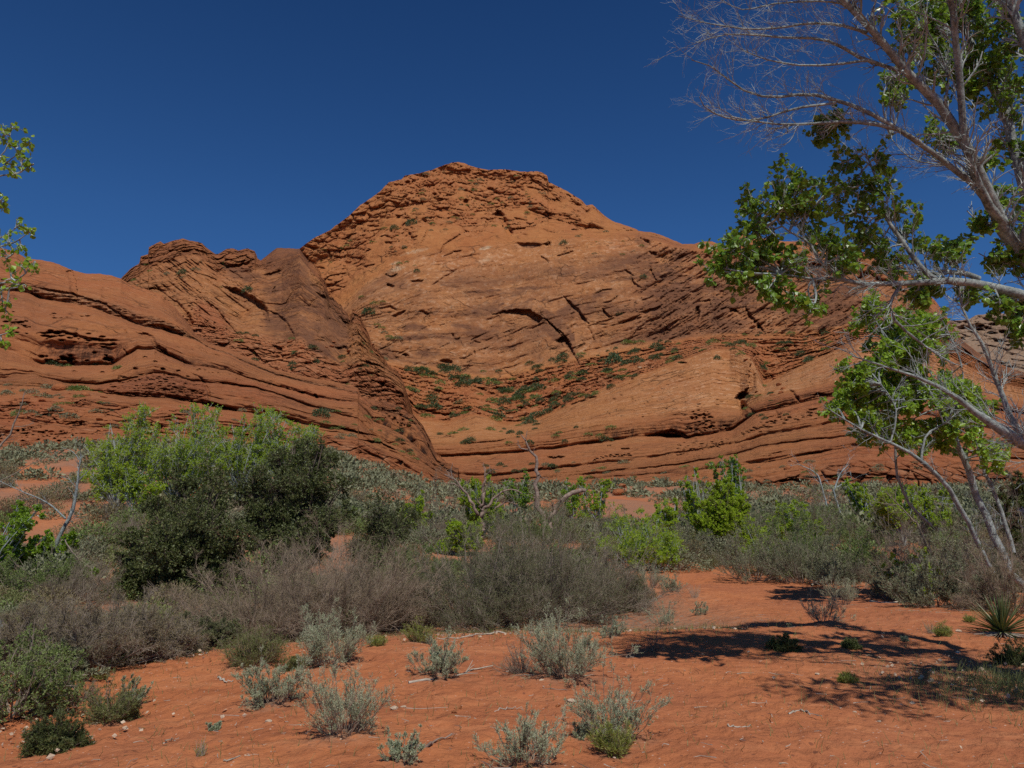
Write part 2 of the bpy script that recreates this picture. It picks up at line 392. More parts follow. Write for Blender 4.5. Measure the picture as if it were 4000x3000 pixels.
g3 = [(900, 1620), (1560, 1570), (1640, 1640), (1740, 1655), (1860, 1620), (1980, 1660), (2110, 1640), (2250, 1570), (2400, 1505), (2600, 1430), (2780, 1368), (2877, 1366), (2935, 1400), (2985, 1500), (3063, 1462), (3200, 1400), (3350, 1335), (3550, 1330), (3720, 1400), (3900, 1500), (4500, 1600)]
g4 = [(900, 1700), (1692, 1727), (1933, 1712), (2123, 1683), (2320, 1650), (2450, 1635), (2600, 1615), (2790, 1585), (2890, 1600), (2960, 1560), (3063, 1530), (3200, 1500), (3330, 1460), (3550, 1440), (3720, 1480), (3900, 1550), (4500, 1640)]
g5 = [(900, 1760), (1600, 1780), (1743, 1784), (1933, 1775), (2123, 1757), (2313, 1732), (2503, 1706), (2640, 1700), (2680, 1712), (2740, 1702), (2864, 1678), (2950, 1613), (3063, 1586), (3196, 1553), (3330, 1526), (3550, 1500), (3720, 1530), (3900, 1600), (4500, 1700)]
g6 = [(900, 1800), (1700, 1850), (1933, 1860), (2100, 1838), (2186, 1828), (2344, 1809), (2503, 1795), (2600, 1780), (2692, 1764), (2864, 1736), (2997, 1702), (3130, 1675), (3330, 1640), (3550, 1610), (3900, 1680), (4500, 1740)]
g7 = [(900, 1830), (1700, 1870), (1933, 1880), (2250, 1858), (2600, 1822), (2800, 1790), (2984, 1745), (3063, 1732), (3262, 1712), (3362, 1699), (3550, 1680), (3900, 1740), (4500, 1780)]
g8 = [(900, 1860), (1700, 1885), (1933, 1895), (2250, 1875), (2600, 1850), (2800, 1828), (2984, 1807), (3130, 1780), (3330, 1745), (3550, 1730), (3900, 1790), (4500, 1830)]
g9 = [(900, 1900), (1933, 1935), (2565, 1935), (2900, 1925), (2992, 1915), (3150, 1895), (3360, 1880), (3600, 1880), (4500, 1900)]
PK = Hill('mountain', 1040, 5200, 3.5, 440, [sk, g1, g2, g3, g4, g5, g6, g7, g8, g9],
          [[(1040, 345), (1450, 400), (1790, 432), (2150, 425), (2500, 400), (2750, 380), (3300, 350), (3700, 330), (4180, 300)],
           [(1040, 330), (1500, 350), (2000, 362), (2500, 355), (3000, 335), (3500, 310), (3900, 270), (4180, 250)],
           [(1040, 310), (1500, 305), (2000, 300), (2500, 292), (3000, 275), (3500, 262), (3900, 240), (4180, 225)],
           [(1040, 250), (1600, 245), (2000, 240), (2400, 238), (2850, 238), (2960, 222), (3200, 225), (3500, 215), (4180, 205)],
           [(1040, 215), (1700, 206), (2300, 205), (2700, 200), (2890, 205), (3000, 190), (3500, 190), (4180, 190)],
           [(1040, 203), (1700, 199), (2300, 198), (2800, 194), (2960, 182), (3500, 178), (4180, 180)],
           [(1040, 178), (2000, 178), (2600, 174), (3000, 164), (3500, 158), (4180, 170)],
           [(1040, 172), (2000, 170), (2600, 164), (3000, 152), (3500, 148), (4180, 160)],
           [(1040, 166), (2000, 162), (2600, 153), (3000, 142), (3500, 138), (4180, 150)],
           [(1040, 155), (2000, 150), (2600, 138), (3000, 128), (3500, 124), (4180, 135)]],
          [1.0, 1.05, 1.0, 1.0, 2.6, 1.9, 2.0, 2.0, 1.2])
h = PK; P = h.base(); X, Y = h.X, h.Y
up_ = (h.idx == 0).astype(float)
wall = smooth(0.95, 1.05, h.bed) * (1 - smooth(1.93, 2.02, h.bed))
capz = (1 - smooth(0.75, 1.05, h.bed))
terr = smooth(1.97, 2.08, h.bed) * (1 - smooth(2.9, 3.03, h.bed))
slab = smooth(2.97, 3.05, h.bed)
# big ribs and hollows
h.off += capz * (fbm(P / 60, 3) * 15 + fbm(P / 24 + 5, 4) * 8)
h.off += wall * (fbm(P / np.array([70, 70, 40]), 3) * 9)
h.off += terr * fbm(P / 25, 4) * 5 + slab * fbm(P / 40 + 3, 3) * 2.0
# rubble mantle of the summit, fading into clean slabs lower down
ctr = np.exp(-((X - 1850 - (Y - 650) * .1) / 260) ** 2) * (1 - smooth(760, 900, Y)) + np.exp(-((X - 1480 + (Y - 800) * 1.0) / 150) ** 2) * .7
cov = smooth(0.42, 0.58, fbm(np.stack([X / 110, Y / 60, X * 0], -1), 4) * 0.75 + 0.44 + 0.34 * ctr + 0.10 * (1 - smooth(0.0, 0.4, h.bed))) * capz
rb = rubble(P, 8.0) * 1.9 + rubble(P + 50, 3.6) * 1.0
h.off += rb * (0.16 + cov) * capz * (1 - 0.55 * smooth(2250, 2500, X))
# east side under the saddle: shattered, slanting slabs
east = smooth(2380, 2640, X) * (1 - smooth(1.9, 2.05, h.bed)) * smooth(0.2, 0.9, h.bed + 0.5)
ang = R(-33); U = (X * math.cos(ang) + Y * math.sin(ang)); Vv = (-X * math.sin(ang) + Y * math.cos(ang))
slant = fbm(np.stack([U / 170, Vv / 26, X * 0 + 2], -1), 5, 0.6)
slant2 = fbm(np.stack([U / 90, Vv / 11, X * 0 + 7], -1), 4, 0.6)
h.off += east * (slant * 8 + slant2 * 1.0 + rubble(P + 9, 14.0) * 1.6 * smooth(-.1, .3, slant))
# thin plates on the wall that follow the cross-bedding
q = np.stack([X / 330 + Y / 900, (h.bed * 14 + X / 420), X * 0], -1)
pl = fbm(q, 5, 0.6); h.off += wall * (np.abs(pl) * 3.2 - np.floor(pl * 6) * 0.22) * (1 - 0.4 * east)
ang = R(-24); U = (X * math.cos(ang) + Y * math.sin(ang)); Vv = (-X * math.sin(ang) + Y * math.cos(ang))
pl2 = fbm(np.stack([U / 130, Vv / 15, X * 0 + 4.4], -1), 4, 0.6)
lowwall = smooth(1.45, 1.6, h.bed) * wall
h.off += wall * (0.2 + 0.8 * lowwall) * np.maximum(pl2 - 0.22, 0) * 7
# terrace: broken ledges and blocks
lt = h.bed * 9 + fbm(np.stack([X / 190, Y / 120, X * 0 + 1], -1), 4) * 2.2
saw = lt - np.floor(lt); h.off += terr * (saw ** 3) * 3.8
h.off += terr * (rubble(P, 5.0) * 1.7 + rubble(P + 30, 2.4) * 0.8) * (.35 + smooth(-.1, .2, fbm(P / 14 + 3, 3)))
# slabs: fine ledges parallel to the beds
bd = h.bed * 17 + fbm(np.stack([X / 300, Y / 200, X * 0 + 8], -1), 3) * 0.8
saw = bd - np.floor(bd); isb = (h.idx == 3)
h.off += np.where(isb, (saw ** 4) * 0.8 + fbm(np.stack([X / 120, h.bed * 40, X * 0], -1), 3) * 0.5, 0)
lo = (h.idx >= 4)
bd2 = h.bed * 5 + fbm(np.stack([X / 400, Y / 90, X * 0 + 2], -1), 3) * 0.6
h.off += np.where(lo, fbm(np.stack([X / 200, h.bed * 9, X * 0 + 5], -1), 4, 0.5) * 1.1, 0)
# undercut at the foot of every lower bed
for k, dd, ht in ((5, 3.0, 10), (6, 2.2, 9), (7, 1.6, 7), (8, 2.4, 8)):
    yy = Y - h.L[k][None]; ed = 0.42 + 1.9 * fbm(np.stack([X / 120, X * 0 + k, X * 0], -1), 4)
    h.off += np.clip(ed, 0, 1.3) * dd * smooth(-ht * 1.4, -1.5, yy) * (1 - smooth(-1.0, 3.0, yy))
footz = smooth(8.3, 8.8, h.bed); h.off += footz * rubble(P, 3.0) * 1.3
h.talus += np.clip(terr * (0.45 + 0.9 * fbm(np.stack([X / 90, Y / 40, X * 0 + 3], -1), 4)), 0, 1) * 0.9 + cov * 0.30 + footz * 0.6
h.red += smooth(3.9, 4.4, h.bed) * 0.45 + terr * 0.35 + east * 0.30 + smooth(3000, 3600, X) * 0.35 * slab
h.band += np.where(isb, 0.62, 0.0) + wall * 0.58 + lo * 0.22 + capz * 0.06
h.band *= np.where(isb, 0.55 + 0.45 * smooth(2300, 2800, X), 1)
h.varn += wall * (0.63 + 0.65 * fbm(np.stack([X / 260, Y / 90, X * 0 + 6], -1), 3)) * smooth(1000, 1090, Y + 0.10 * (X - 1900) * (X > 1900)) + capz * 0.12 + east * (0.25 + .5 * fbm(np.stack([U / 300, Vv / 60, X * 0 + 8], -1), 3)) + lo * 0.30
h.varn *= 1 - 0.6 * terr
# --- named features, traced from the cliff
def cr(reg, pts, w, d, **k): PK.crack(zc(reg, pts), w, d, **k)
arch = zc('B', [(1450, 215), (1560, 180), (1700, 160), (1790, 163), (1850, 165), (1930, 215), (2040, 280), (2120, 350), (2200, 450)]) + zc('C', [(60, 945), (130, 990), (200, 1055), (270, 1105), (330, 1170), (362, 1230), (380, 1290), (410, 1360), (445, 1430)])
PK.crack(arch, 30, 7.0, side=1, stain=0.9)
cr('C', [(285, 715), (340, 755), (400, 815), (445, 850), (485, 905), (530, 975), (556, 1010)], 15, 4.0, stain=0.7)
cr('C', [(540, 1030), (580, 1090), (630, 1215)], 7, 0.9)
cr('C', [(705, 840), (740, 885), (805, 940)], 11, 3.0, stain=.6)
cr('C', [(945, 428), (1000, 450), (1045, 492)], 9, 2.2); cr('C', [(1020, 505), (1045, 560), (1115, 612)], 13, 2.8)
cr('C', [(1225, 395), (1240, 455), (1292, 545)], 12, 2.6, stain=.5); cr('C', [(1088, 40), (1090, 85), (1150, 130), (1225, 165)], 17, 4.0, side=-1, stain=.6)
cr('C', [(1205, 225), (1300, 240)], 14, 3, stain=.5)
cr('C', [(1095, 890), (1160, 862), (1280, 832), (1345, 800)], 14, 3.2, stain=.6)
cr('C', [(1455, 770), (1440, 880), (1415, 1000), (1380, 1140)], 10, 2.4, stain=.5)
PK.blob(zc('C', [(1722, 905)])[0], 11, 38, 5.0, R(5)); PK.blob(zc('C', [(1840, 600)])[0], 28, 22, 4.0, 0); PK.blob(zc('C', [(1840, 600)])[0], 34, 26, .8, 0, 'varn')
cr('C', [(1915, 905), (1980, 840), (2060, 828), (2140, 850), (2205, 915)], 14, 3.0, stain=.4)
cr('C', [(880, 1012), (960, 980), (1085, 920)], 9, 2.0, stain=.5); cr('C', [(520, 1040), (600, 1010), (770, 1010)], 5, 1.0, stain=.4)
cr('C', [(600, 690), (700, 640), (830, 625)], 7, 1.5, stain=.4); cr('C', [(700, 780), (790, 760), (870, 700)], 7, 1.6)
cr('C', [(1720, 770), (1860, 745), (1885, 830)], 9, 2.0); cr('C', [(1020, 1140), (1060, 1080), (1130, 1050)], 7, 1.6)
cr('3', [(768, 508), (800, 570), (850, 622), (890, 682)], 14, 3.5, stain=.6)
cr('3', [(1640, 420), (1790, 430)], 9, 2); cr('3', [(1560, 560), (1760, 540), (1880, 535)], 7, 2); cr('3', [(1450, 200), (1560, 250), (1640, 330)], 10, 2.5, stain=.6)
cr('3', [(930, 130), (960, 240), (1040, 330)], 14, 3, stain=.7); cr('3', [(1080, 300), (1250, 280), (1400, 290)], 12, 3, stain=.7)
# cave and crevices near the summit
cr('A', [(1185, 660), (1240, 700), (1285, 770), (1300, 830), (1350, 895)], 24, 6.0, side=-1, taper=False); PK.blob(zc('A', [(1245, 665)])[0], 26, 10, 3.5, R(8))
for pts, w_, d_ in [([(1400, 690), (1560, 722)], 8, 2.4), ([(1690, 800), (1780, 835), (1875, 862)], 6, 1.6), ([(1540, 590), (1650, 620), (1790, 672)], 9, 2.6), ([(1460, 215), (1530, 235)], 9, 2.5),
                    ([(1540, 288), (1620, 288), (1740, 370), (1850, 460), (1930, 545)], 8, 2.4), ([(2055, 530), (2145, 560)], 10, 2.6), ([(1425, 965), (1560, 965), (1730, 978)], 17, 1.8), ([(1725, 975), (1800, 945)], 15, 3.2),
                    ([(1688, 1095), (1740, 1128), (1787, 1162)], 7, 2.2), ([(1850, 1105), (1980, 1072), (2062, 1040)], 8, 2.0), ([(340, 370), (370, 440), (410, 510), (432, 575)], 8, 2.4),
                    ([(0, 948), (100, 955)], 10, 2.4), ([(735, 1055), (845, 1043)], 6, 2.0), ([(620, 1112), (760, 1062)], 5, 1.3), ([(28, 1395), (115, 1432)], 12, 3), ([(280, 1375), (440, 1358)], 10, 2.6),
                    ([(5, 1290), (80, 1322), (150, 1290)], 8, 2.2), ([(1480, 860), (1560, 880)], 5, 1.5), ([(1860, 705), (1950, 730)], 8, 2.2), ([(390, 990), (430, 900), (480, 800)], 6, 1.8), ([(1030, 870), (1080, 800), (1130, 640)], 8, 2.0),
                    ([(600, 1090), (640, 980), (850, 850)], 7, 2.2), ([(500, 1430), (640, 1330), (790, 1250)], 7, 1.5), ([(1060, 510), (1130, 530), (1240, 450)], 6, 2.0), ([(1110, 380), (1190, 365)], 8, 2.5), ([(270, 645), (420, 660)], 5, 1.6)]:
    cr('A', pts, w_, d_, stain=0.25)
for c_, rx, ry, d_ in [((885, 520), 11, 14, 4), ((545, 440), 11, 8, 3), ((445, 740), 7, 7, 3), ((508, 697), 5, 5, 2), ((255, 310), 12, 9, 3), ((320, 310), 9, 9, 3), ((960, 390), 6, 8, 3), ((880, 400), 11, 7, 2.5), ((520, 345), 14, 8, 2.5), ((1550, 560), 26, 12, 2)]:
    PK.blob(zc('A', [c_])[0], rx, ry, d_)
PK.blob(zc('A', [(1580, 990)])[0], 50, 14, .8, 0, 'varn')
for c_, rx, ry, st in [((1100, 1020), 38, 8, .9), ((330, 1060), 70, 9, .55), ((130, 1250), 40, 14, .8), ((120, 1180), 30, 8, .7), ((1080, 1150), 50, 14, .35)]:
    PK.blob(zc('A', [c_])[0], rx, ry, st, R(-14), 'pale', .3, .6)
PK.blob(zc('3', [(150, 880)])[0], 12, 4, 1, 0, 'pale')
# dark patches of varnish
for reg, c_, rx, ry, a_, st in [('C', (600, 500), 75, 18, -6, .6), ('C', (1110, 290), 60, 10, -3, .6), ('C', (620, 290), 75, 8, -8, .5), ('C', (880, 170), 70, 9, -8, .5), ('C', (680, 700), 45, 14, -18, .5), ('C', (1000, 330), 90, 16, -12, .4),
                            ('B', (600, 360), 80, 18, 4, .6), ('B', (560, 470), 80, 14, 0, .6), ('B', (1380, 180), 70, 9, -6, .7), ('B', (1100, 340), 60, 12, 8, .6), ('B', (1280, 410), 60, 12, 0, .5), ('B', (760, 640), 100, 18, -3, .55), ('B', (1840, 70), 26, 9, -20, .6), ('B', (1980, 70), 24, 6, -28, .6), ('B', (1540, 110), 28, 6, -18, .6), ('B', (830, 185), 22, 6, -25, .6), ('B', (960, 220), 45, 6, -32, .6),
                            ('B', (1760, 860), 55, 12, -12, .5), ('A', (1050, 1490), 90, 9, -4, .6), ('A', (700, 1430), 60, 8, 8, .5), ('A', (1600, 1450), 110, 8, -3, .5), ('A', (500, 1010), 90, 9, -12, .35), ('C', (1500, 600), 90, 22, -28, .6), ('C', (1500, 300), 90, 20, -35, .6), ('C', (1690, 650), 22, 40, 10, .5), ('C', (1300, 880), 60, 14, -15, .5), ('C', (300, 870), 80, 20, -20, .4)]:
    PK.blob(zc(reg, [c_])[0], rx, ry, st, R(a_), 'varn', .2, .6)
cr('B', [(470, 650), (500, 630), (540, 660)], 14, 3.5); PK.blob(zc('B', [(950, 725)])[0], 28, 9, 3.5, R(8)); cr('B', [(1250, 600), (1240, 660)], 7, 1.5, side=-1); cr('B', [(1080, 685), (1200, 685)], 5, 1.2)
cr('B', [(1240, 500), (1330, 520)], 5, 1.5); cr('B', [(1360, 500), (1460, 460)], 5, 1.2); cr('B', [(640, 190), (700, 200), (770, 250)], 9, 2.2, side=-1); cr('B', [(200, 150), (350, 120), (420, 170)], 10, 2); cr('B', [(350, 235), (520, 160)], 11, 2.4)
cr('B', [(1000, 400), (1030, 490), (1080, 505), (1115, 450)], 7, 1.6, side=-1)
cr('B', [(990, 1170), (1100, 1130), (1200, 1120)], 7, 2); cr('B', [(1200, 1115), (1320, 1140)], 5, 1.2); cr('B', [(930, 1520), (1040, 1540)], 7, 2); cr('B', [(1090, 1610), (1500, 1580), (1650, 1545)], 5, 1.6); cr('B', [(700, 1240), (860, 1270)], 7, 2)
cr('B', [(1570, 800), (1640, 860), (1700, 890)], 7, 1.6)
# right slabs: alcove, gully, joints, pockets
PK.blob(zc('D', [(1440, 975)])[0], 50, 11, 9.0, R(4), None, .55, .25); cr('D', [(1200, 975), (1330, 925), (1450, 895), (1570, 940), (1640, 990)], 14, 3.0)
cr('D', [(340, 640), (440, 600), (540, 580)], 9, 2.5); cr('D', [(540, 560), (640, 545)], 9, 2.2); cr('D', [(620, 370), (660, 340), (720, 325)], 13, 2.8); cr('D', [(460, 210), (560, 160), (640, 130)], 10, 2.6); cr('D', [(600, 185), (710, 200)], 8, 2)
cr('D', [(1500, 175), (1620, 180)], 7, 2); cr('D', [(1300, 100), (1480, 85)], 7, 2); cr('D', [(100, 1200), (290, 1195)], 12, 3.0); cr('D', [(890, 1105), (1000, 1105)], 9, 2.4); cr('D', [(740, 1080), (800, 1070)], 8, 1.6)
cr('D', [(1480, 1185), (1640, 1150)], 9, 1.8); cr('D', [(1930, 620), (1950, 720)], 5, 1.0); cr('D', [(1330, 465), (1370, 470)], 5, 1.2)
gul = zc('3', [(810, 800), (795, 900), (790, 1000), (710, 1060), (740, 1120), (750, 1180)])
PK.crack(gul, 26, 4.5, side=-1, taper=False); PK.blob(zc('3', [(760, 1050)])[0], 28, 18, 4.0); PK.blob(zc('3', [(760, 1050)])[0], 24, 16, .8, 0, 'varn')
cr('3', [(1030, 1010), (1045, 1050), (1090, 1085)], 14, 2.8, side=-1); cr('3', [(1160, 1045), (1200, 1030), (1260, 1040)], 10, 2.4); cr('3', [(750, 1180), (770, 1120), (830, 1165)], 13, 2.6, side=-1); cr('3', [(830, 1150), (1000, 1112), (1200, 1062), (1400, 1030)], 7, 1.6)
cr('3', [(880, 1180), (1000, 1150)], 5, 1.2); cr('3', [(950, 1130), (980, 1170)], 7, 1.4); cr('3', [(1140, 1130), (1200, 1120)], 9, 2)
cr('3', [(950, 1550), (1040, 1535), (1130, 1545)], 12, 2.6); cr('3', [(830, 1545), (840, 1590), (900, 1600)], 16, 2.5, side=-1); cr('3', [(905, 1450), (920, 1400), (1000, 1380)], 5, 1, side=-1)
PK.pockets(zc('D', [(1500, 1090), (1800, 1040), (2100, 1000)]), 60, 6, 2.2, 1.4, 14, rng); PK.pockets(zc('D', [(1600, 1120), (2000, 1080)]), 30, 6, 2.2, 1.4, 10, rng)
PK.pockets(zc('3', [(750, 1270), (950, 1200), (1200, 1160)]), 70, 8, 2.2, 1.4, 10, rng); PK.pockets(zc('D', [(600, 1235), (800, 1195), (1020, 1180)]), 40, 6, 2, 1.2, 3, rng)
PK.pockets(zc('D', [(0, 1330), (300, 1330)]), 14, 7, 3, 1.4, 3, rng); PK.pockets(zc('D', [(1650, 760), (1900, 780)]), 40, 7, 3.5, 1.6, 14, rng); PK.pockets(zc('D', [(1600, 900), (2080, 890)]), 40, 7, 3.5, 1.6, 12, rng)
PK.pockets(zc('D', [(900, 700), (1500, 660), (2100, 620)]), 26, 8, 2, 1.0, 40, rng); PK.pockets(zc('D', [(0, 880), (1200, 560)]), 26, 8, 2, 1.0, 40, rng)
yy = (Y - h.L[4][None]) / np.maximum((h.L[5] - h.L[4])[None], 1)
h.drip += np.clip((h.idx == 4) * smooth(0.2, 0.75, yy) * smooth(2200, 2420, X) * 0.95, 0, 1) + wall * 0.14 + np.where(h.idx >= 5, 0.22, 0) * smooth(0.3, 0.9, h.t)
PK.build(back=120, foot=20)
print('peak', round(time.time() - T0, 1))

# ================================================================== the broken ridge on the left, under its knob of caprock
k0 = zc('1', [(600, 620), (745, 455), (800, 400), (830, 378), (860, 362), (868, 318), (915, 305), (918, 262), (990, 225), (1010, 240), (1080, 218), (1130, 207), (1165, 220), (1200, 225), (1245, 235), (1270, 260), (1330, 305), (1350, 302), (1400, 270), (1440, 268), (1470, 282), (1530, 268), (1572, 285), (1578, 322), (1610, 345), (1650, 310), (1710, 265), (1780, 268), (1850, 272), (1860, 292), (1900, 340), (1970, 390), (2010, 500), (2030, 560), (2130, 640), (2160, 700)]) + zc('2', [(440, 1020), (500, 1100), (560, 1250), (640, 1350), (750, 1470)]) + [(1600, 1570), (1640, 1690), (1720, 1850)]
k1 = zc('1', [(600, 660), (745, 500), (860, 440), (960, 380), (1100, 330), (1200, 310), (1300, 370), (1345, 400), (1450, 420), (1600, 400), (1660, 420), (1710, 400), (1850, 330), (1980, 480), (2030, 600), (2140, 740)]) + zc('2', [(470, 1130), (560, 1290), (640, 1385), (750, 1490)]) + [(1600, 1590), (1640, 1710), (1720, 1860)]
k2 = zc('1', [(600, 700), (745, 530), (850, 520), (950, 540), (1040, 550), (1150, 520), (1300, 560), (1400, 620), (1500, 680), (1560, 640), (1700, 620), (1850, 600), (2000, 650), (2100, 800)]) + zc('2', [(470, 1200), (560, 1330), (640, 1410), (750, 1520)]) + [(1600, 1610), (1640, 1730), (1720, 1870)]
k3 = zc('1', [(600, 900), (760, 640), (900, 640), (1000, 640), (1100, 700), (1300, 760), (1450, 800), (1600, 830), (1750, 870), (1850, 850), (2000, 950), (2100, 1020)]) + zc('2', [(470, 1400), (640, 1470), (750, 1560)]) + [(1600, 1640), (1640, 1760), (1720, 1880)]
k4 = zc('1', [(600, 980), (900, 820), (1200, 900), (1300, 940), (1500, 1000), (1700, 1080), (2000, 1200), (2212, 1300)]) + [(1500, 1670), (1600, 1700), (1640, 1800), (1720, 1890)]
RG = Hill('ridge', 420, 1665, 3.3, 260, [k0, k1, k2, k3, k4],
          [[(420, 320), (800, 322), (1100, 330), (1300, 300), (1500, 270), (1700, 235)], [(420, 300), (800, 300), (1100, 302), (1300, 280), (1500, 250), (1700, 225)],
           [(420, 285), (800, 280), (1100, 285), (1300, 265), (1500, 240), (1700, 218)], [(420, 262), (800, 255), (1100, 250), (1300, 240), (1500, 225), (1700, 208)], [(420, 230), (800, 220), (1100, 212), (1400, 200), (1700, 190)]],
          [1.5, 1.3, 1.0, 1.0])
h = RG; P = h.base(); X, Y = h.X, h.Y
cap = 1 - smooth(0.8, 1.1, h.bed)
h.off += fbm(P / 40, 3) * 7 + fbm(P / 14, 4) * 2.5
h.off += cap * (1 - smooth(1000, 1080, X)) * (rubble(P, 6.0) * 2.4 + rubble(P + 4, 3.0) * 1.0) + cap * smooth(1000, 1080, X) * fbm(P / 12, 3) * 3
lowr = smooth(2.75, 3.05, h.bed)
h.off += lowr * (rubble(P, 5.0) * 1.8 + rubble(P + 3, 2.4) * .9) + (1 - cap) * (1 - lowr) * rubble(P, 8.0) * 0.6
ang = R(38); U = (X * math.cos(ang) + Y * math.sin(ang)); Vv = (-X * math.sin(ang) + Y * math.cos(ang))
pl = fbm(np.stack([U / 150, Vv / 16, X * 0 + 4.4], -1), 5, 0.6); h.off += (1 - cap) * np.maximum(np.abs(pl) - 0.14, 0) * 9 * (1 - 0.5 * lowr) * (1 - .85 * smooth(850, 1050, X))
edge_ = smooth(-90, -10, -(Y - h.L[0][None])) * smooth(1180, 1240, X) + smooth(1330, 1420, X)
h.off += np.clip(edge_, 0, 1) * (rubble(P + 77, 6.5) * 2.6 + rubble(P + 7, 3.0) * 1.2)
h.varn += 0.32 + 0.5 * smooth(950, 1150, X) * (1 - lowr) * (1 - np.clip(edge_, 0, 1)) + cap * 0.30 - .15 * np.clip(edge_, 0, 1)
h.red += lowr * .6 + cap * .35 + .1; h.band += (1 - cap) * 0.35; h.talus += lowr * .45; h.drip += 0.2 * (1 - lowr)
def c1(pts, w, d, **k): RG.crack(zc('1', pts), w, d, **k)
c1([(1375, 500), (1420, 540), (1500, 580), (1560, 610), (1620, 660), (1660, 720)], 24, 5, side=-1, stain=.7); c1([(1040, 570), (1110, 640), (1160, 700), (1190, 790)], 14, 3.5, side=-1)
c1([(1250, 570), (1350, 650), (1420, 740), (1470, 800)], 16, 2.5, side=1, stain=.4); c1([(1700, 500), (1690, 560)], 8, 2); c1([(1630, 430), (1740, 400)], 14, 3, stain=.7); c1([(1740, 1100), (1850, 1120)], 8, 2)
c1([(880, 520), (940, 510), (1040, 530)], 9, 2); c1([(1340, 340), (1400, 370), (1500, 360), (1580, 330)], 16, 3.5, stain=.7); c1([(870, 330), (950, 320)], 12, 3); c1([(1090, 290), (1200, 270), (1330, 310)], 14, 3, stain=.6)
c1([(1650, 650), (1750, 720), (1830, 860)], 12, 2.5, side=-1, stain=.5); c1([(1950, 540), (2100, 600), (2140, 650)], 16, 3, stain=.8); c1([(1680, 870), (1740, 880), (1745, 940)], 24, 4, side=1); c1([(1460, 880), (1560, 890), (1640, 980)], 14, 3)
c1([(1200, 860), (1350, 880), (1440, 830)], 12, 3, side=1, stain=.6); c1([(1480, 350), (1540, 320)], 10, 2.4); c1([(2020, 400), (2100, 400)], 10, 3); c1([(2060, 880), (2140, 870), (2170, 960)], 18, 3)
RG.blob(zc('1', [(1290, 700)])[0], 105, 75, .9, R(35), 'red'); RG.blob(zc('1', [(1290, 700)])[0], 100, 65, -.5, R(35), 'varn')
RG.pockets(zc('1', [(1150, 640), (1250, 700), (1330, 800)]), 50, 5, 4, 1.3, 30, rng)
for c_, rx, ry, a_, st in [((1800, 560), 130, 50, 10, .5), ((2050, 700), 100, 90, 30, .45), ((1980, 850), 110, 60, 40, .35), ((1500, 430), 80, 30, 10, .4), ((1700, 720), 50, 60, 30, .3)]:
    RG.blob(zc('1', [c_])[0], rx * 1.2, ry * 1.2, st + .15, R(a_), 'varn', .3, .5)
RG.build(back=60, foot=25)
print('ridge', round(time.time() - T0, 1))

# ================================================================== the smooth red slickrock in front on the left
a0 = [(-400, 930), (-200, 950)] + zc('1', [(0, 265), (100, 290), (160, 330), (250, 340), (330, 355), (440, 400), (530, 425), (620, 425), (700, 440), (745, 455), (800, 490), (900, 520), (1000, 560), (1080, 630), (1130, 690), (1200, 790), (1300, 858), (1400, 885), (1500, 930), (1600, 975), (1700, 1015), (1900, 1062), (2100, 1100), (2212, 1130)]) + zc('6', [(160, 0), (250, 15), (330, 30), (400, 55), (500, 115), (560, 175), (590, 250), (640, 350), (700, 405), (760, 430)]) + [(1900, 1860)]
a1 = [(-400, 1120)] + zc('1', [(0, 520), (170, 545), (250, 580), (470, 612), (600, 645), (800, 722), (900, 752), (1050, 790), (1200, 832), (1300, 890), (1400, 920), (1500, 965), (1600, 1010), (1700, 1050), (1900, 1100), (2100, 1140), (2212, 1170)]) + zc('6', [(250, 60), (400, 105), (500, 165), (560, 235), (590, 310), (640, 400), (700, 450), (760, 480)]) + [(1900, 1880)]
a2 = [(-400, 1350)] + zc('1', [(0, 880), (100, 922), (250, 980), (500, 996), (690, 990), (780, 938), (850, 890), (950, 890), (1000, 920), (1150, 980), (1400, 1022), (1500, 1060), (1600, 1090), (1750, 1130), (1950, 1190), (2100, 1212), (2212, 1220)]) + zc('6', [(250, 150), (400, 215), (500, 290), (560, 350), (590, 390), (640, 440), (700, 475), (760, 500)]) + [(1900, 1890)]
a3 = [(-400, 1480)] + zc('1', [(0, 1078), (200, 1062), (330, 1090), (600, 1116), (800, 1078), (950, 1040), (1100, 1062), (1200, 1092), (1400, 1112), (1580, 1132), (1700, 1172), (1900, 1240), (2212, 1322)]) + zc('6', [(250, 240), (400, 310), (500, 370), (590, 430), (640, 465), (700, 495), (760, 510)]) + [(1900, 1900)]
a4 = [(-400, 1500)] + zc('1', [(0, 1112), (200, 1122), (450, 1140), (600, 1152), (800, 1182), (1000, 1186), (1250, 1222), (1400, 1262), (1700, 1310), (2000, 1382), (2212, 1410)]) + zc('6', [(250, 290), (400, 360), (500, 415), (590, 460), (640, 490), (700, 510), (760, 520)]) + [(1900, 1905)]
a5 = [(-400, 1660)] + zc('1', [(0, 1330), (200, 1340), (460, 1360), (700, 1380), (1000, 1390), (1250, 1400), (1500, 1430), (1900, 1470), (2212, 1490)]) + zc('6', [(250, 340), (400, 400), (500, 450), (640, 510), (700, 525), (760, 530)]) + [(1900, 1910)]
a6 = [(-400, 1820), (0, 1820), (300, 1820), (600, 1830), (900, 1840), (1200, 1850), (1500, 1880), (1700, 1900), (1900, 1930)]
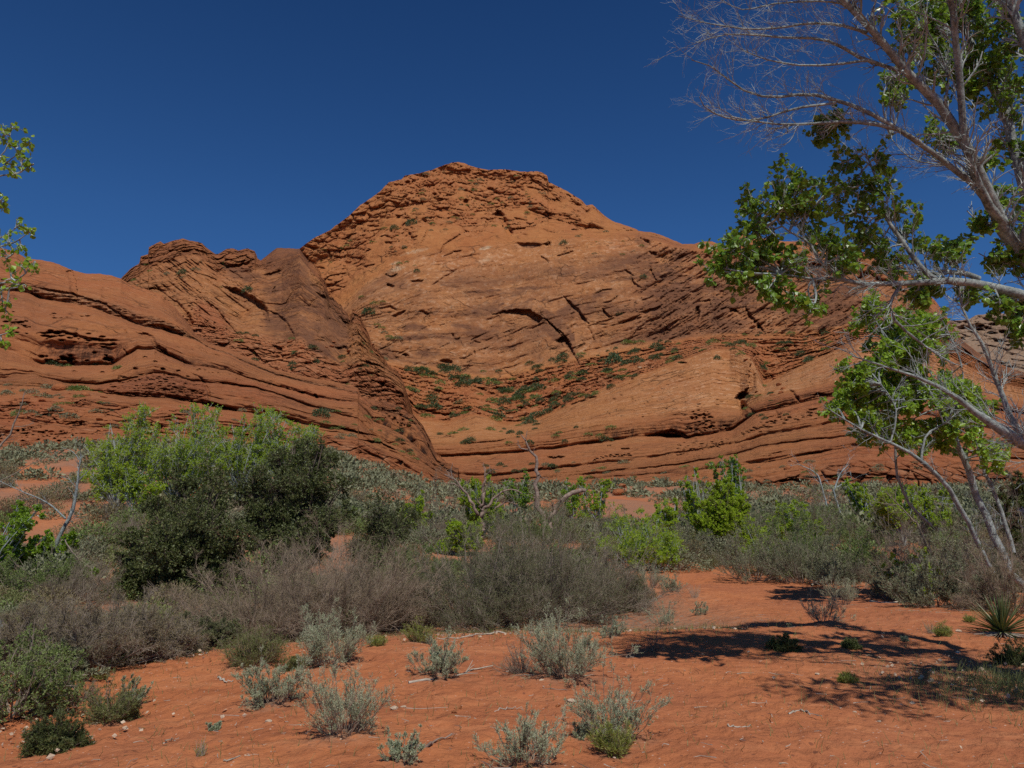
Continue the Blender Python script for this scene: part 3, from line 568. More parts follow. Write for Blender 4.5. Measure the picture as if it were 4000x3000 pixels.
SL = Hill('slickrock', -1100, 1790, 3.5, 400, [a0, a1, a2, a3, a4, a5, a6],
          [[(-380, 262), (400, 255), (700, 238), (1000, 222), (1300, 208), (1550, 188), (1700, 172), (1790, 165)], [(-380, 222), (400, 215), (700, 208), (1000, 203), (1300, 192), (1550, 176), (1700, 166), (1790, 162)],
           [(-380, 190), (400, 184), (700, 184), (1000, 182), (1300, 174), (1550, 166), (1700, 160), (1790, 158)], [(-380, 165), (400, 160), (700, 160), (1000, 160), (1300, 158), (1550, 156), (1700, 154), (1790, 154)],
           [(-380, 156), (400, 148), (700, 146), (1000, 146), (1300, 148), (1550, 149), (1700, 150), (1790, 151)], [(-380, 128), (400, 126), (700, 128), (1000, 132), (1300, 138), (1550, 143), (1700, 146), (1790, 148)], [(-380, 98), (400, 100), (700, 104), (1000, 110), (1300, 120), (1550, 132), (1700, 140), (1790, 145)]],
          [2.3, 2.3, 2.4, 2.0, 1.6, 1.2])
h = SL; P = h.base(); X, Y = h.X, h.Y
foot = smooth(4.1, 4.5, h.bed)
tip = smooth(1250, 1450, X)
h.off += (1 - foot) * (fbm(P / 38 + 2, 3) * 5 + fbm(np.stack([X / 240, h.bed * 4, X * 0], -1), 4, .55) * 2.4 * (1 - .8 * tip)) + tip * (fbm(P / 11, 4) * 2.6 + rubble(P + 21, 7.0) * .8) + foot * (fbm(P / 20, 4) * 6)
# clefts between the domes
for pts in ([(443, 400), (470, 470), (480, 600)], [(1040, 560), (1100, 640), (1180, 780)]):
    SL.crack(zc('1', pts), 26, 3.0, side=1, taper=False)
for k, dd, ht in ((1, 3.2, 15), (2, 3.0, 13), (3, 1.8, 8), (4, 3.4, 12)):
    yy = Y - h.L[k][None]; ed = 0.45 + 2.0 * fbm(np.stack([X / 120, X * 0 + k * 3, X * 0], -1), 4)
    h.off += np.clip(ed, 0, 1.2) * (1 - (.8 if k == 1 else .95) * smooth(1100 if k > 1 else 1320, 1420, X)) * dd * smooth(-ht * 1.5, -1.5, yy) * (1 - smooth(-1, 3, yy))
rp = smooth(-.05, .25, fbm(np.stack([X / 130, Y / 45, X * 0 + 11], -1), 4))
h.off += foot * (rubble(P, 4.5) * 1.5 + rubble(P + 8, 2.0) * 0.6) * (.2 + rp)
lt = h.bed * 8 + fbm(np.stack([X / 150, Y / 60, X * 0 + 1], -1), 4) * 1.6; saw = lt - np.floor(lt); h.off += foot * (saw ** 3) * .9 * (1 - smooth(1050, 1300, X))
h.off += (1 - foot) * rubble(P, 16.0, (1, 1, 1)) * .25
h.red += 0.55 + foot * .25; h.band += 0.18; h.talus += foot * np.clip(0.3 + fbm(P / 8, 3), 0, 1) * .8; h.varn += (0.36 + .6 * fbm(P / 30, 3)) * (1 - foot)
y1_ = (Y - h.L[1][None])
c0 = lambda pts, w, d, **k: SL.crack(zc('1', pts), w, d, **k)
# the dark, streaked alcove wall
al = smooth(100, 230, X) * (1 - smooth(440, 510, X)) * (h.idx == 1) * smooth(0.55, 0.7, h.t); h.off += al * 3.0; h.drip += al * 1.0; h.red += al * .3
SL.blob((300, 1375), 170, 30, 0.55, 0, 'varn', .5, .4); SL.pockets([(150, 1300), (450, 1340)], 50, 16, 5, 2.0, 12, rng); SL.pockets([(160, 1400), (440, 1405)], 26, 14, 8, 2.6, 8, rng)
SL.crack([(143, 1300), (250, 1292), (350, 1318), (470, 1330)], 14, 2.2)
d1m = (h.idx == 0) * smooth(0.62, 0.8, h.t); h.drip += d1m * 0.75; h.off += d1m * (fbm(np.stack([X / 50, Y / 7, X * 0 + 3], -1), 3, .6) * 2.2); h.band += d1m * .5
SL.crack(zc('1', [(180, 500), (300, 520), (440, 540), (520, 570), (640, 600), (760, 680), (820, 720)]), 12, 1.8)
bnd = (h.idx == 1) * smooth(0.6, 0.95, h.t) * smooth(560, 620, X); h.drip += bnd * .8
h.drip += (h.idx == 3) * .3 + (h.idx == 2) * smooth(.6, .9, h.t) * .3
rd = (h.idx == 3) * smooth(350, 420, X) * (1 - smooth(780, 830, X)); h.off += rd * (fbm(np.stack([X / 30, Y / 9, X * 0 + 2], -1), 4, .65) * 2.6 - 1.5); h.red += rd * .5
SL.pockets([(430, 1495), (600, 1470), (780, 1520)], 60, 9, 3.5, 1.6, 12, rng); SL.pockets([(600, 1380), (760, 1440), (950, 1480), (1240, 1550)], 60, 7, 5, 1.8, 5, rng)
for c_ in [(895, 942), (960, 970), (835, 1012), (1005, 1014), (1100, 1026), (630, 1035), (460, 1030)]: SL.blob(zc('1', [c_])[0], 11, 6, 2.2)
SL.pockets(zc('1', [(280, 670), (450, 700), (560, 700)]), 10, 11, 3, 1.4, 6, rng); SL.pockets(zc('1', [(0, 700), (200, 760)]), 24, 12, 4, 1.6, 24, rng)
c0([(840, 790), (930, 830), (950, 880), (1060, 940)], 16, 3.2, side=-1, stain=.4); c0([(770, 760), (800, 830)], 5, 1); c0([(760, 880), (800, 930)], 7, 1.2); c0([(1180, 1040), (1240, 1080), (1280, 1150), (1290, 1230)], 10, 2.0, side=-1)
c0([(1330, 1090), (1480, 1110), (1580, 1120)], 7, 2); c0([(1240, 1220), (1330, 1220), (1420, 1260)], 18, 3.2, stain=.5)
SL.crack(zc('6', [(0, 175), (150, 210), (270, 240)]), 9, 2.5); SL.crack(zc('6', [(150, 260), (290, 275), (400, 330)]), 12, 2.5); SL.crack(zc('6', [(500, 120), (560, 200), (620, 300), (660, 370)]), 12, 2, side=1, taper=False)
SL.pockets(zc('6', [(270, 40), (350, 120), (480, 160)]), 40, 6, 8, 1.8, 14, rng); h.drip += smooth(1450, 1520, X) * (h.idx <= 2) * .75
SL.pockets([(60, 1690), (290, 1700)], 30, 8, 5, 1.6, 14, rng)
SL.build(back=70, foot=20)
print('slickrock', round(time.time() - T0, 1))

# ================================================================== the far grey-brown mesa on the right
m0 = [(3400, 1330), (3560, 1300), (3713, 1252), (3760, 1250), (3789, 1246), (3812, 1230), (3897, 1223), (4000, 1228), (4300, 1240), (4500, 1260)]
m1 = [(3400, 1420), (4500, 1360)]; m2 = [(3400, 1560), (4500, 1560)]
MS = Hill('mesa', 3420, 5600, 6, 120, [m0, m1, m2], [820, 740, 600], [1, 1])
h = MS; P = h.base(); h.off += fbm(P / 60, 4) * 30 + rubble(P, 14.0) * 4; h.pale += 0.35; h.talus += .25; h.varn += .3; h.red += 0.05
MS.pockets([(3720, 1290), (4200, 1290)], 40, 16, 6, 12, 24, rng)
MS.build(back=200, foot=60)

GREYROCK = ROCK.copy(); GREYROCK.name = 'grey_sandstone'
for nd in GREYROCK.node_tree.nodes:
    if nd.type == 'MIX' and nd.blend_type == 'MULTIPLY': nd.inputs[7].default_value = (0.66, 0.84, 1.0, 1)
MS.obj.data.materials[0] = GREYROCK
# ------------------------------------------------------------------ ground: one sheet from the camera to beyond the cliffs
def ground_z(x, y):
    x = np.asarray(x, float); y = np.asarray(y, float)
    r = y
    side = smooth(-.03, -.24, x / np.maximum(y, 1))
    z = (8.6 + 2.6 * side) * smooth(30, 132 - 20 * side, r) + 0.9 * smooth(26, 48, r) - 0.9 * smooth(60, 100, r)
    z = z + smooth(-8, -34, x) * smooth(24, 60, r) * 1.6
    z = z + np.clip(r - 128, 0, 400) * 0.015 + fbm(np.stack([x, y, x * 0], -1) / 16.0, 4) * 1.9 * smooth(92, 122, r)
    q = np.stack([x, y, x * 0], -1)
    z = z + fbm(q / 9.0, 3) * 0.26 * smooth(6, 14, r) + fbm(q / 30.0, 3) * .9 * smooth(40, 80, r)
    z = z + fbm(q / 2.2 + 3, 3) * 0.06
    # foreground sand falls away to the left and rises into a low bank behind
    z = z - 0.30 * smooth(-0.8, -5.0, x) * (1 - smooth(9, 15, r))
    bank = 12.2 + 0.30 * x + 0.02 * x * x
    z = z + 0.16 * np.exp(-((r - bank) / 2.2) ** 2)
    z = z - 0.35 * smooth(1.0, 5.0, r - bank) * (1 - smooth(20, 30, r)) * (1 - smooth(2, 6, x))
    return z
def ground_mat():
    m, nt, b, out = new_mat('red_sand'); n = NB(nt)
    geo = n.node('ShaderNodeNewGeometry'); P = geo.outputs['Position']
    a = n.noise(P, 0.55, 6, 0.68); f = n.noise(P, 6.0, 6, 0.7); g = n.noise(P, 60.0, 4, 0.7)
    col = n.ramp(a, [(0.3, (0.37, 0.120, 0.045)), (0.52, (0.50, 0.175, 0.064)), (0.72, (0.57, 0.220, 0.088))])
    col = n.mix(n.rng(f, 0.3, 0.7, 0, 0.5), col, (0.31, 0.098, 0.045))
    col = n.mix(n.rng(g, 0.55, 0.8, 0, 0.5), col, (0.54, 0.24, 0.12))
    cr_ = n.noise(P, 0.16, 4, 0.6); col = n.mix(n.rng(cr_, 0.42, 0.60, 0.0, 0.55), col, (0.345, 0.125, 0.062))
    wv = n.noise(n.scale(P, (0.5, 2.2, 1)), 1.3, 5, 0.7); col = n.mix(n.rng(wv, 0.52, 0.66, 0, 0.40), col, (0.56, 0.235, 0.105))
    # tiny pale grit
    vd = n.node('ShaderNodeTexVoronoi'); n.link(P, vd.inputs['Vector']); vd.inputs['Scale'].default_value = 26.0
    sc = n.node('ShaderNodeSeparateColor'); n.link(vd.outputs['Color'], sc.inputs[0])
    dot = n.math('MULTIPLY', n.math('LESS_THAN', vd.outputs['Distance'], 0.22), n.math('GREATER_THAN', sc.outputs[0], 0.90))
    col = n.mix(n.math('MULTIPLY', dot, 0.8), col, (0.60, 0.42, 0.32))
    vd2 = n.node('ShaderNodeTexVoronoi'); n.link(P, vd2.inputs['Vector']); vd2.inputs['Scale'].default_value = 14.0
    sc2 = n.node('ShaderNodeSeparateColor'); n.link(vd2.outputs['Color'], sc2.inputs[0])
    dot2 = n.math('MULTIPLY', n.math('LESS_THAN', vd2.outputs['Distance'], 0.28), n.math('GREATER_THAN', sc2.outputs[1], 0.9))
    col = n.mix(n.math('MULTIPLY', dot2, 0.7), col, (0.16, 0.060, 0.035))
    lit = n.attr('litter'); ln = n.noise(P, 9.0, 5, 0.75)
    lm = n.math('MULTIPLY', lit, n.rng(ln, 0.36, 0.58)); col = n.mix(lm, col, n.ramp(g, [(0.35, (0.14, 0.10, 0.075)), (0.6, (0.26, 0.21, 0.15)), (0.75, (0.42, 0.37, 0.27))]))
    n.link(col, b.inputs['Base Color'])
    h1 = n.noise(P, 3.2, 7, 0.62); h2 = n.noise(P, 24.0, 5, 0.65)
    vb = n.voro(P, 5.0, 'SMOOTH_F1', 'Distance')
    h = n.math('ADD', n.math('MULTIPLY', h1, 0.10), n.math('MULTIPLY', h2, 0.022)); h = n.math('ADD', h, n.math('MULTIPLY', vb, 0.035)); h = n.math('ADD', h, n.math('MULTIPLY', n.noise(P, 0.8, 4, 0.6), 0.10))
    n.link(n.bump(h, 1.0, 1.0), b.inputs['Normal'])
    return m
GROUND = ground_mat()
th = np.concatenate([np.linspace(-36, 36, 620), np.linspace(38, 324 - 2, 72)]); th = np.radians(th)
rr = np.concatenate([[0.6, 1.5, 2.5, 3.5], np.geomspace(4.2, 60, 420), np.geomspace(61, 160, 110), [180, 220, 300, 450, 700, 1200, 2200, 4500]])
TH, RRR = np.meshgrid(th, rr); gx, gy = np.sin(TH) * RRR, np.cos(TH) * RRR
gz = ground_z(gx, gy)
qq = np.stack([gx, gy, gx * 0], -1)
near = 1 - smooth(25, 60, RRR)
# scuffed, hummocky sand
w1, w2, wr, _ = worley(qq * np.array([3.1, 2.6, 1]) + 5)
gz = gz + near * (fbm(qq * 1.6, 4, .6) * 0.055 + np.minimum(fbm(qq * 4.5 + 9, 3, .6), 0.15) * 0.034 - np.where(wr > .62, 1, 0) * (1 - smooth(.12, .34, w1)) * .030 + np.where(wr > .62, 1, 0) * np.exp(-((w1 - .38) / .07) ** 2) * .010)
lit = np.zeros_like(gz)
bank = 12.2 + 0.30 * gx + 0.02 * gx * gx
lit += smooth(0.5, 2.5, gy - bank) * (1 - smooth(30, 50, gy)) * (1 - smooth(3.0, 6, gx)) * 0.85
lit += 0.7 * smooth(34, 55, gy) * (1 - smooth(110, 150, gy)) * smooth(-.25, .15, fbm(qq / 9, 4) + .12 * smooth(-5, 15, gx))
lit += 0.8 * np.exp(-((gx - 6.2) ** 2 + (gy - 9.6) ** 2) / 3.0)
r_, c_ = gz.shape
GF = grid_faces(r_, c_); i = np.arange(r_ - 1) * c_
GF = np.concatenate([GF, np.stack([i + c_ - 1, i, i + c_, i + 2 * c_ - 1], -1)])
gobj = mesh_obj('ground', np.stack([gx, gy, gz], -1).reshape(-1, 3), [GF[:, ::-1]], GROUND, smooth_shade=True, attrs=dict(litter=np.clip(lit, 0, 1)))
tag(gobj, kind='structure')
def gpt(x, y, sink=0.0): return (float(x), float(y), float(ground_z(x, y)) - sink)
def gpick(px, py):
    """ground point seen at a picture position"""
    d = rays(px, py); t = np.geomspace(3, 180, 900)
    z = CAM_H + d[2] * t; g = ground_z(d[0] * t, t)
    k = np.where(z < g)[0]
    if not len(k): return None
    tt = t[k[0]]; return np.array([d[0] * tt, tt, float(ground_z(d[0] * tt, tt))])
print('ground', round(time.time() - T0, 1))
# ------------------------------------------------------------------ plants: tools
def unit(v): return v / np.maximum(np.linalg.norm(v, axis=-1, keepdims=True), 1e-9)
def tubes(P, Rr, S=4):
    """batch of tapering tubes: P (N,K,3) points, Rr (N,K) radii"""
    P = np.asarray(P, float); N, K, _ = P.shape
    T = np.empty_like(P); T[:, 1:-1] = P[:, 2:] - P[:, :-2]; T[:, 0] = P[:, 1] - P[:, 0]; T[:, -1] = P[:, -1] - P[:, -2]
    T = unit(T)
    ref = np.where(np.abs(T[:, :1, 2:3]) > 0.9, np.array([1.0, 0, 0]), np.array([0, 0, 1.0])) * np.ones_like(P)
    A = unit(np.cross(T, ref)); B = np.cross(T, A)
    ph = np.arange(S) * 2 * np.pi / S
    V = P[:, :, None] + Rr[:, :, None, None] * (np.cos(ph)[None, None, :, None] * A[:, :, None] + np.sin(ph)[None, None, :, None] * B[:, :, None])
    V = V.reshape(-1, 3)
    n = np.arange(N)[:, None, None] * K * S; k = np.arange(K - 1)[None, :, None] * S; j = np.arange(S)[None, None, :]; j2 = (j + 1) % S
    F = np.stack([n + k + j, n + k + j2, n + k + S + j2, n + k + S + j], -1).reshape(-1, 4)
    return V, F
class Acc:
    def __init__(s): s.V, s.F3, s.F4, s.F6, s.n = [], [], [], [], 0
    def add(s, V, F):
        s.V.append(V); (s.F3 if F.shape[1] == 3 else s.F4 if F.shape[1] == 4 else s.F6).append(F + s.n); s.n += len(V)
    def build(s, name, mat, parent=None, smooth_shade=False, link=True):
        F = [np.concatenate(f) for f in (s.F3, s.F4, s.F6) if f]
        return mesh_obj(name, np.concatenate(s.V), F, mat, parent, smooth_shade=smooth_shade, link=link)
def grow(P, n, tlo, thi, length, ang, rng, K=5, up=0.0, bend=0.25, lvar=0.35, taper_len=0.5, minz=None, out=None):
    """n child stems per parent stem; returns child points (N*n,K,3) and t of attachment"""
    N, KP, _ = P.shape
    idx = np.repeat(np.arange(N), n); M = len(idx)
    t = rng.uniform(tlo, thi, M); f = t * (KP - 1); i = np.minimum(f.astype(int), KP - 2); fr = (f - i)[:, None]
    a, b = P[idx, i], P[idx, i + 1]; o = a + (b - a) * fr; T = unit(b - a)
    r = unit(rng.normal(size=(M, 3))); side = unit(r - (r * T).sum(1, keepdims=True) * T)
    an = np.radians(rng.normal(ang, ang * 0.25, M))[:, None]
    d = T * np.cos(an) + side * np.sin(an)
    d[:, 2] += up; 
    if out is not None: d = d + unit(o - out) * 0.35
    d = unit(d)
    L = length * (1 + lvar * rng.normal(size=M)).clip(0.3, 1.9) * (1 - taper_len * t)
    pts = [o]; cur = d
    for k in range(1, K):
        cur = unit(cur + bend * rng.normal(size=(M, 3)) * 0.5 + np.array([0, 0, up * 0.25]))
        pts.append(pts[-1] + cur * (L / (K - 1))[:, None])
    Q = np.stack(pts, 1)
    return Q, t, idx
def radii(N, K, r0, r1): return np.broadcast_to(np.linspace(1, 0, K)[None] ** 0.8, (N, K)) * (np.asarray(r0).reshape(-1, 1) * np.ones((N, 1)) - r1) + r1
LEAF6 = np.array([[0, 0, 0], [-.36, .22, .05], [-.46, .62, .10], [0, 1.1, -.05], [.46, .62, .10], [.36, .22, .05]])
LEAF4 = np.array([[0, 0, 0], [-.30, .5, .06], [0, 1.0, 0], [.30, .5, .06]])
def leaves(o, d, size, rng, shape=LEAF4, var=0.25, width=1.0, droop=0.0):
    """leaf faces at points o heading d"""
    M = len(o); d = unit(d + 1e-6 + np.array([0, 0, -droop])); r = unit(rng.normal(size=(M, 3))); A = unit(np.cross(d, r)); B = np.cross(A, d)
    s = size * (1 + var * rng.normal(size=M)).clip(.4, 1.8)
    V = o[:, None] + s[:, None, None] * (shape[None, :, 0:1] * width * A[:, None] + shape[None, :, 1:2] * d[:, None] + shape[None, :, 2:3] * B[:, None])
    k = len(shape); F = np.arange(M * k).reshape(M, k)
    if k == 6:
        F = np.concatenate([F[:, [0, 1, 2, 3]], F[:, [0, 3, 4, 5]]])
    return V.reshape(-1, 3), F
def along(P, n, tlo, thi, rng):
    N, KP, _ = P.shape; idx = np.repeat(np.arange(N), n); M = len(idx); t = rng.uniform(tlo, thi, M); f = t * (KP - 1); i = np.minimum(f.astype(int), KP - 2)
    a, b = P[idx, i], P[idx, i + 1]
    return a + (b - a) * (f - i)[:, None], unit(b - a)
def spl(pts, K):
    """smooth resampled polyline through 3-D points"""
    p = np.array(pts, float); L = np.concatenate([[0], np.cumsum(np.linalg.norm(np.diff(p[:, :3], axis=0), axis=1))]); L /= L[-1]
    if len(p) > 2:
        q = [p[0]]
        for i in range(len(p) - 1):
            p0, p1, p2, p3 = p[max(i - 1, 0)], p[i], p[i + 1], p[min(i + 2, len(p) - 1)]
            for t in np.linspace(0, 1, 9)[1:]:
                q.append(0.5 * (2 * p1 + (p2 - p0) * t + (2 * p0 - 5 * p1 + 4 * p2 - p3) * t * t + (3 * p1 - p0 - 3 * p2 + p3) * t ** 3))
        p = np.array(q); L = np.concatenate([[0], np.cumsum(np.linalg.norm(np.diff(p[:, :3], axis=0), axis=1))]); L /= L[-1]
    u = np.linspace(0, 1, K); return np.stack([np.interp(u, L, p[:, k]) for k in range(p.shape[1])], 1)

def leaf_mat(name, c1, c2, c3=None, trans=0.25, rough=0.5, spec=0.3, scale=3.0):
    m, nt, b, out = new_mat(name); n = NB(nt)
    geo = n.node('ShaderNodeNewGeometry'); tc = n.node('ShaderNodeTexCoord'); P = tc.outputs['Object']
    f = n.noise(P, scale, 3, 0.7); r = geo.outputs['Random Per Island']
    st = [(0.0, c1), (0.6, c2)] + ([(0.93, c3)] if c3 else [])
    ca = n.ramp(n.math('ADD', n.math('MULTIPLY', r, 0.6), n.math('MULTIPLY', n.rng(f, .3, .7), 0.4)), st)
    n.link(ca, b.inputs['Base Color']); b.inputs['Roughness'].default_value = rough; b.inputs['Specular IOR Level'].default_value = spec
    if trans > 0:
        t = n.node('ShaderNodeBsdfTranslucent'); mc = n.mix(0.55, ca, (0.45, 0.62, 0.05), 'MIX'); n.link(mc, t.inputs['Color'])
        ms = n.node('ShaderNodeMixShader'); ms.inputs[0].default_value = trans; n.link(b.outputs[0], ms.inputs[1]); n.link(t.outputs[0], ms.inputs[2]); n.link(ms.outputs[0], out.inputs['Surface'])
    return m
def bark_mat(name, c1, c2, scale=14.0, c3=None):
    m, nt, b, out = new_mat(name); n = NB(nt)
    tc = n.node('ShaderNodeTexCoord'); P = tc.outputs['Object']; f = n.noise(P, scale, 6, 0.7); g = n.noise(P, scale * 0.22, 3, 0.6)
    ca = n.ramp(n.math('ADD', n.math('MULTIPLY', f, 0.6), n.math('MULTIPLY', g, 0.4)), [(0.38, c1), (0.58, c2)] + ([(0.7, c3)] if c3 else []))
    n.link(ca, b.inputs['Base Color']); n.link(n.bump(f, 0.6, 0.02), b.inputs['Normal'])
    return m
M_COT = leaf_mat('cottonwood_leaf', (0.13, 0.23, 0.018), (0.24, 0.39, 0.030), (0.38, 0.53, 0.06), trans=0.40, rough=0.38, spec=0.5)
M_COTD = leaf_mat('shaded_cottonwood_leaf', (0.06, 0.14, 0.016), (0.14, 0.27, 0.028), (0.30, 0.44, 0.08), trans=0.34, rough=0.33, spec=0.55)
M_SPRING = leaf_mat('spring_leaf', (0.27, 0.38, 0.022), (0.43, 0.56, 0.040), (0.56, 0.68, 0.09), trans=0.5, rough=0.45)
M_OAK = leaf_mat('live_oak_leaf', (0.045, 0.060, 0.020), (0.095, 0.115, 0.036), (0.20, 0.205, 0.07), trans=0.08, rough=0.5)
M_SAGE = leaf_mat('sage_leaf', (0.26, 0.295, 0.18), (0.40, 0.44, 0.285), (0.54, 0.57, 0.40), trans=0.08, rough=0.8, spec=0.1)
M_SAGEF = leaf_mat('hillside_sage_leaf', (0.13, 0.14, 0.08), (0.225, 0.235, 0.14), (0.34, 0.335, 0.21), trans=0.05, rough=0.8, spec=0.1, scale=.6)
M_JUN = leaf_mat('juniper_needles', (0.040, 0.070, 0.030), (0.080, 0.120, 0.050), (0.12, 0.16, 0.08), trans=0.05, rough=0.7, scale=.6)
M_GRN = leaf_mat('shrub_leaf', (0.10, 0.145, 0.040), (0.18, 0.24, 0.07), (0.29, 0.34, 0.12), trans=0.15, rough=0.6, scale=1.0)
M_OLIVE = leaf_mat('olive_leaf', (0.10, 0.11, 0.035), (0.17, 0.19, 0.06), (0.26, 0.26, 0.11), trans=0.1, rough=0.6)
M_YEL = leaf_mat('rabbitbrush_leaf', (0.14, 0.17, 0.025), (0.24, 0.27, 0.05), (0.45, 0.36, 0.17), trans=0.12, rough=0.7)
M_BUD = leaf_mat('bitterbrush_bud', (0.13, 0.105, 0.05), (0.22, 0.18, 0.085), (0.33, 0.27, 0.15), trans=0.05, rough=0.8)
M_YUC = leaf_mat('yucca_blade', (0.07, 0.095, 0.035), (0.13, 0.16, 0.06), (0.22, 0.23, 0.11), trans=0.05, rough=0.45)
B_COT = bark_mat('cottonwood_bark', (0.10, 0.112, 0.106), (0.35, 0.39, 0.37), 24, (0.58, 0.64, 0.61))
B_WHITE = bark_mat('pale_bark', (0.20, 0.225, 0.215), (0.42, 0.465, 0.45), 10, (0.56, 0.62, 0.60))
B_DARK = bark_mat('dark_bark', (0.055, 0.042, 0.032), (0.14, 0.11, 0.085), 14)
B_GREY = bark_mat('grey_twig', (0.14, 0.112, 0.085), (0.31, 0.255, 0.20), 8, (0.48, 0.43, 0.36))
B_GREY2 = bark_mat('tan_twig', (0.17, 0.125, 0.090), (0.35, 0.27, 0.20), 8, (0.50, 0.41, 0.32))
B_SNAG = bark_mat('weathered_wood', (0.14, 0.085, 0.06), (0.33, 0.25, 0.20), 9, (0.50, 0.44, 0.38))
B_DRIFT = bark_mat('bleached_wood', (0.30, 0.25, 0.19), (0.48, 0.42, 0.34), 12, (0.62, 0.57, 0.49))

# ------------------------------------------------------------------ shrub builders (all centred on their own foot)
def shrub(rad, hgt, stems, rng, r0=0.008, lv=((5, .45, 38), (5, .22, 45)), leaf=None, leafn=(3, 3), leafsize=0.03, K=6, spread=75, base=0.12, lw=1.0, up=0.10, S=3, twigr=0.35, leaf_t=0.25, shape=LEAF4, bend=0.22, flat=0.0):
    """returns (stem acc, leaf acc)"""
    az = rng.uniform(0, 2 * np.pi, stems); inc = np.radians(spread) * np.sqrt(rng.uniform(0.0, 1, stems))
    o = np.stack([np.cos(az) * rad * base * rng.random(stems) * (1 + inc), np.sin(az) * rad * base * rng.random(stems) * (1 + inc), np.full(stems, -0.03)], 1)
    d = np.stack([np.cos(az) * np.sin(inc), np.sin(az) * np.sin(inc), np.cos(inc) + 0.12], 1)
    L = 1.0 / np.sqrt((np.sin(inc) / rad) ** 2 + (np.cos(inc) / hgt) ** 2) * rng.uniform(0.72, 1.12, stems) * 1.08
    L = L * (1 + .28 * np.sin(az * 2 + rad * 7) * np.sin(inc) + .22 * np.sin(az * 5 + rad * 31) * np.sin(inc))
    pts = [o]; cur = unit(d)
    for k in range(1, K):
        cur = unit(cur + bend * 0.45 * rng.normal(size=(stems, 3)) + np.array([0, 0, up * 0.6])); pts.append(pts[-1] + cur * (L / (K - 1))[:, None])
    P0 = np.stack(pts, 1); A, Lf = Acc(), Acc()
    A.add(*tubes(P0, radii(stems, K, r0 * rng.uniform(.6, 1.2, stems), r0 * .3), max(S, 4)))
    P = P0; r = r0 * .5
    for li, (n, ln, an) in enumerate(lv):
        P, t, idx = grow(P, n, 0.25, 1.0, ln * min(rad, hgt), an, rng, K=4, up=up, bend=0.35)
        r *= 0.6; P[:, :, 2] = np.maximum(P[:, :, 2], 0.01); A.add(*tubes(P, radii(len(P), 4, r, r * twigr), S))
    if leaf:
        po, pd = along(P, leafn[0], leaf_t, 1.0, rng); dd = unit(pd + 0.7 * rng.normal(size=pd.shape) * .7)
        Lf.add(*leaves(po, dd, leafsize, rng, shape, width=lw))
    return A, Lf
def copy_tree(o, parent=None):
    c = o.copy(); C.objects.link(c)
    if parent is not None: c.parent = parent
    for ch in list(o.children): copy_tree(ch, c)
    return c
# ================================================================== foreground bushes, one by one
PX = 1 / FPX
def make_bush(kind, hw, hh, rng, det=1.0):
    """hw, hh in metres"""
    if kind == 'sage':
        n = int(26 * det * (0.6 + hw)); A, L = shrub(hw, hh, n, rng, r0=.006, lv=((8, .40, 28), (8, .19, 30)), leaf=True, leafn=(14,), leafsize=.0155, lw=.40, spread=76, up=.22, leaf_t=.05, bend=.36)
        return A, L, B_GREY2, M_SAGE
    if kind == 'airy':
        n = int(24 * det * (0.5 + hw)); A, L = shrub(hw, hh, n, rng, r0=.005, lv=((7, .40, 28), (7, .20, 28)), leaf=True, leafn=(10,), leafsize=.015, lw=.40, spread=72, up=.22, leaf_t=.1, bend=.38)
        return A, L, B_GREY2, M_SAGE
    if kind == 'broom':      # fine green stems
        n = int(90 * det * (0.5 + hw)); A, L = shrub(hw, hh, n, rng, r0=.004, lv=((7, .32, 20),), leaf=True, leafn=(9,), leafsize=.035, lw=.16, spread=66, up=.15, leaf_t=.0, bend=.18, K=5)
        return A, L, B_GREY2, M_YEL
    if kind == 'olive':
        n = int(100 * det * (0.5 + hw)); A, L = shrub(hw, hh, n, rng, r0=.004, lv=((7, .34, 26), (3, .15, 30)), leaf=True, leafn=(5,), leafsize=.026, lw=.3, spread=74, up=.12, leaf_t=.1, bend=.2, K=5)
        return A, L, B_GREY2, M_OLIVE
    if kind == 'dark':
        n = int(120 * det * (0.5 + hw)); A, L = shrub(hw, hh, n, rng, r0=.005, lv=((7, .34, 32), (5, .16, 36)), leaf=True, leafn=(6,), leafsize=.024, lw=.4, spread=86, up=.06, leaf_t=.0, bend=.25, K=5)
        return A, L, B_DARK, M_OAK
    if kind == 'twig':
        n = int(45 * det * (0.5 + hw)); A, L = shrub(hw, hh, n, rng, r0=.005, lv=((6, .40, 32), (4, .20, 38)), leaf=True, leafn=(1,), leafsize=.015, lw=.4, spread=72, up=.12, leaf_t=.5, bend=.3)
        return A, L, B_GREY, M_BUD
    if kind == 'dry':
        n = int(60 * det * (0.4 + hw)); A, L = shrub(hw, hh, n, rng, r0=.0028, lv=((4, .30, 22),), leaf=True, leafn=(2,), leafsize=.02, lw=.25, spread=40, up=.2, leaf_t=.4, bend=.2, K=5)
        return A, L, B_DRIFT, M_YEL
NAMES = dict(sage='sagebrush', airy='sagebrush', broom='rabbitbrush', olive='rabbitbrush', dark='desert_shrub', twig='bitterbrush', dry='dry_weed')
CATS = dict(sage='bush', airy='bush', broom='bush', olive='bush', dark='bush', twig='bush', dry='weed')
FEET = []
def bush(px, py, hw, hh, kind, label, seed, det=1.0, group=None, lean=None):
    g = gpick(px, py); FEET.append((g[0], g[1], hw * PX * g[1])); det *= 1.25
    D = g[1]; rg = np.random.default_rng(seed)
    A, L, bm, lm = make_bush(kind, hw * PX * D * 1.02, hh * PX * D * 1.02, rg, det)
    if lean:
        for acc in (A, L):
            for V in acc.V:
                k = np.clip(V[:, 2], 0, None) * lean; V[:, 0] += k
    t = empty(NAMES[kind], gpt(g[0], g[1], 0.01)); tag(t, label, CATS[kind], group)
    A.build('stems', bm, t); L.build('foliage', lm, t)
    return t
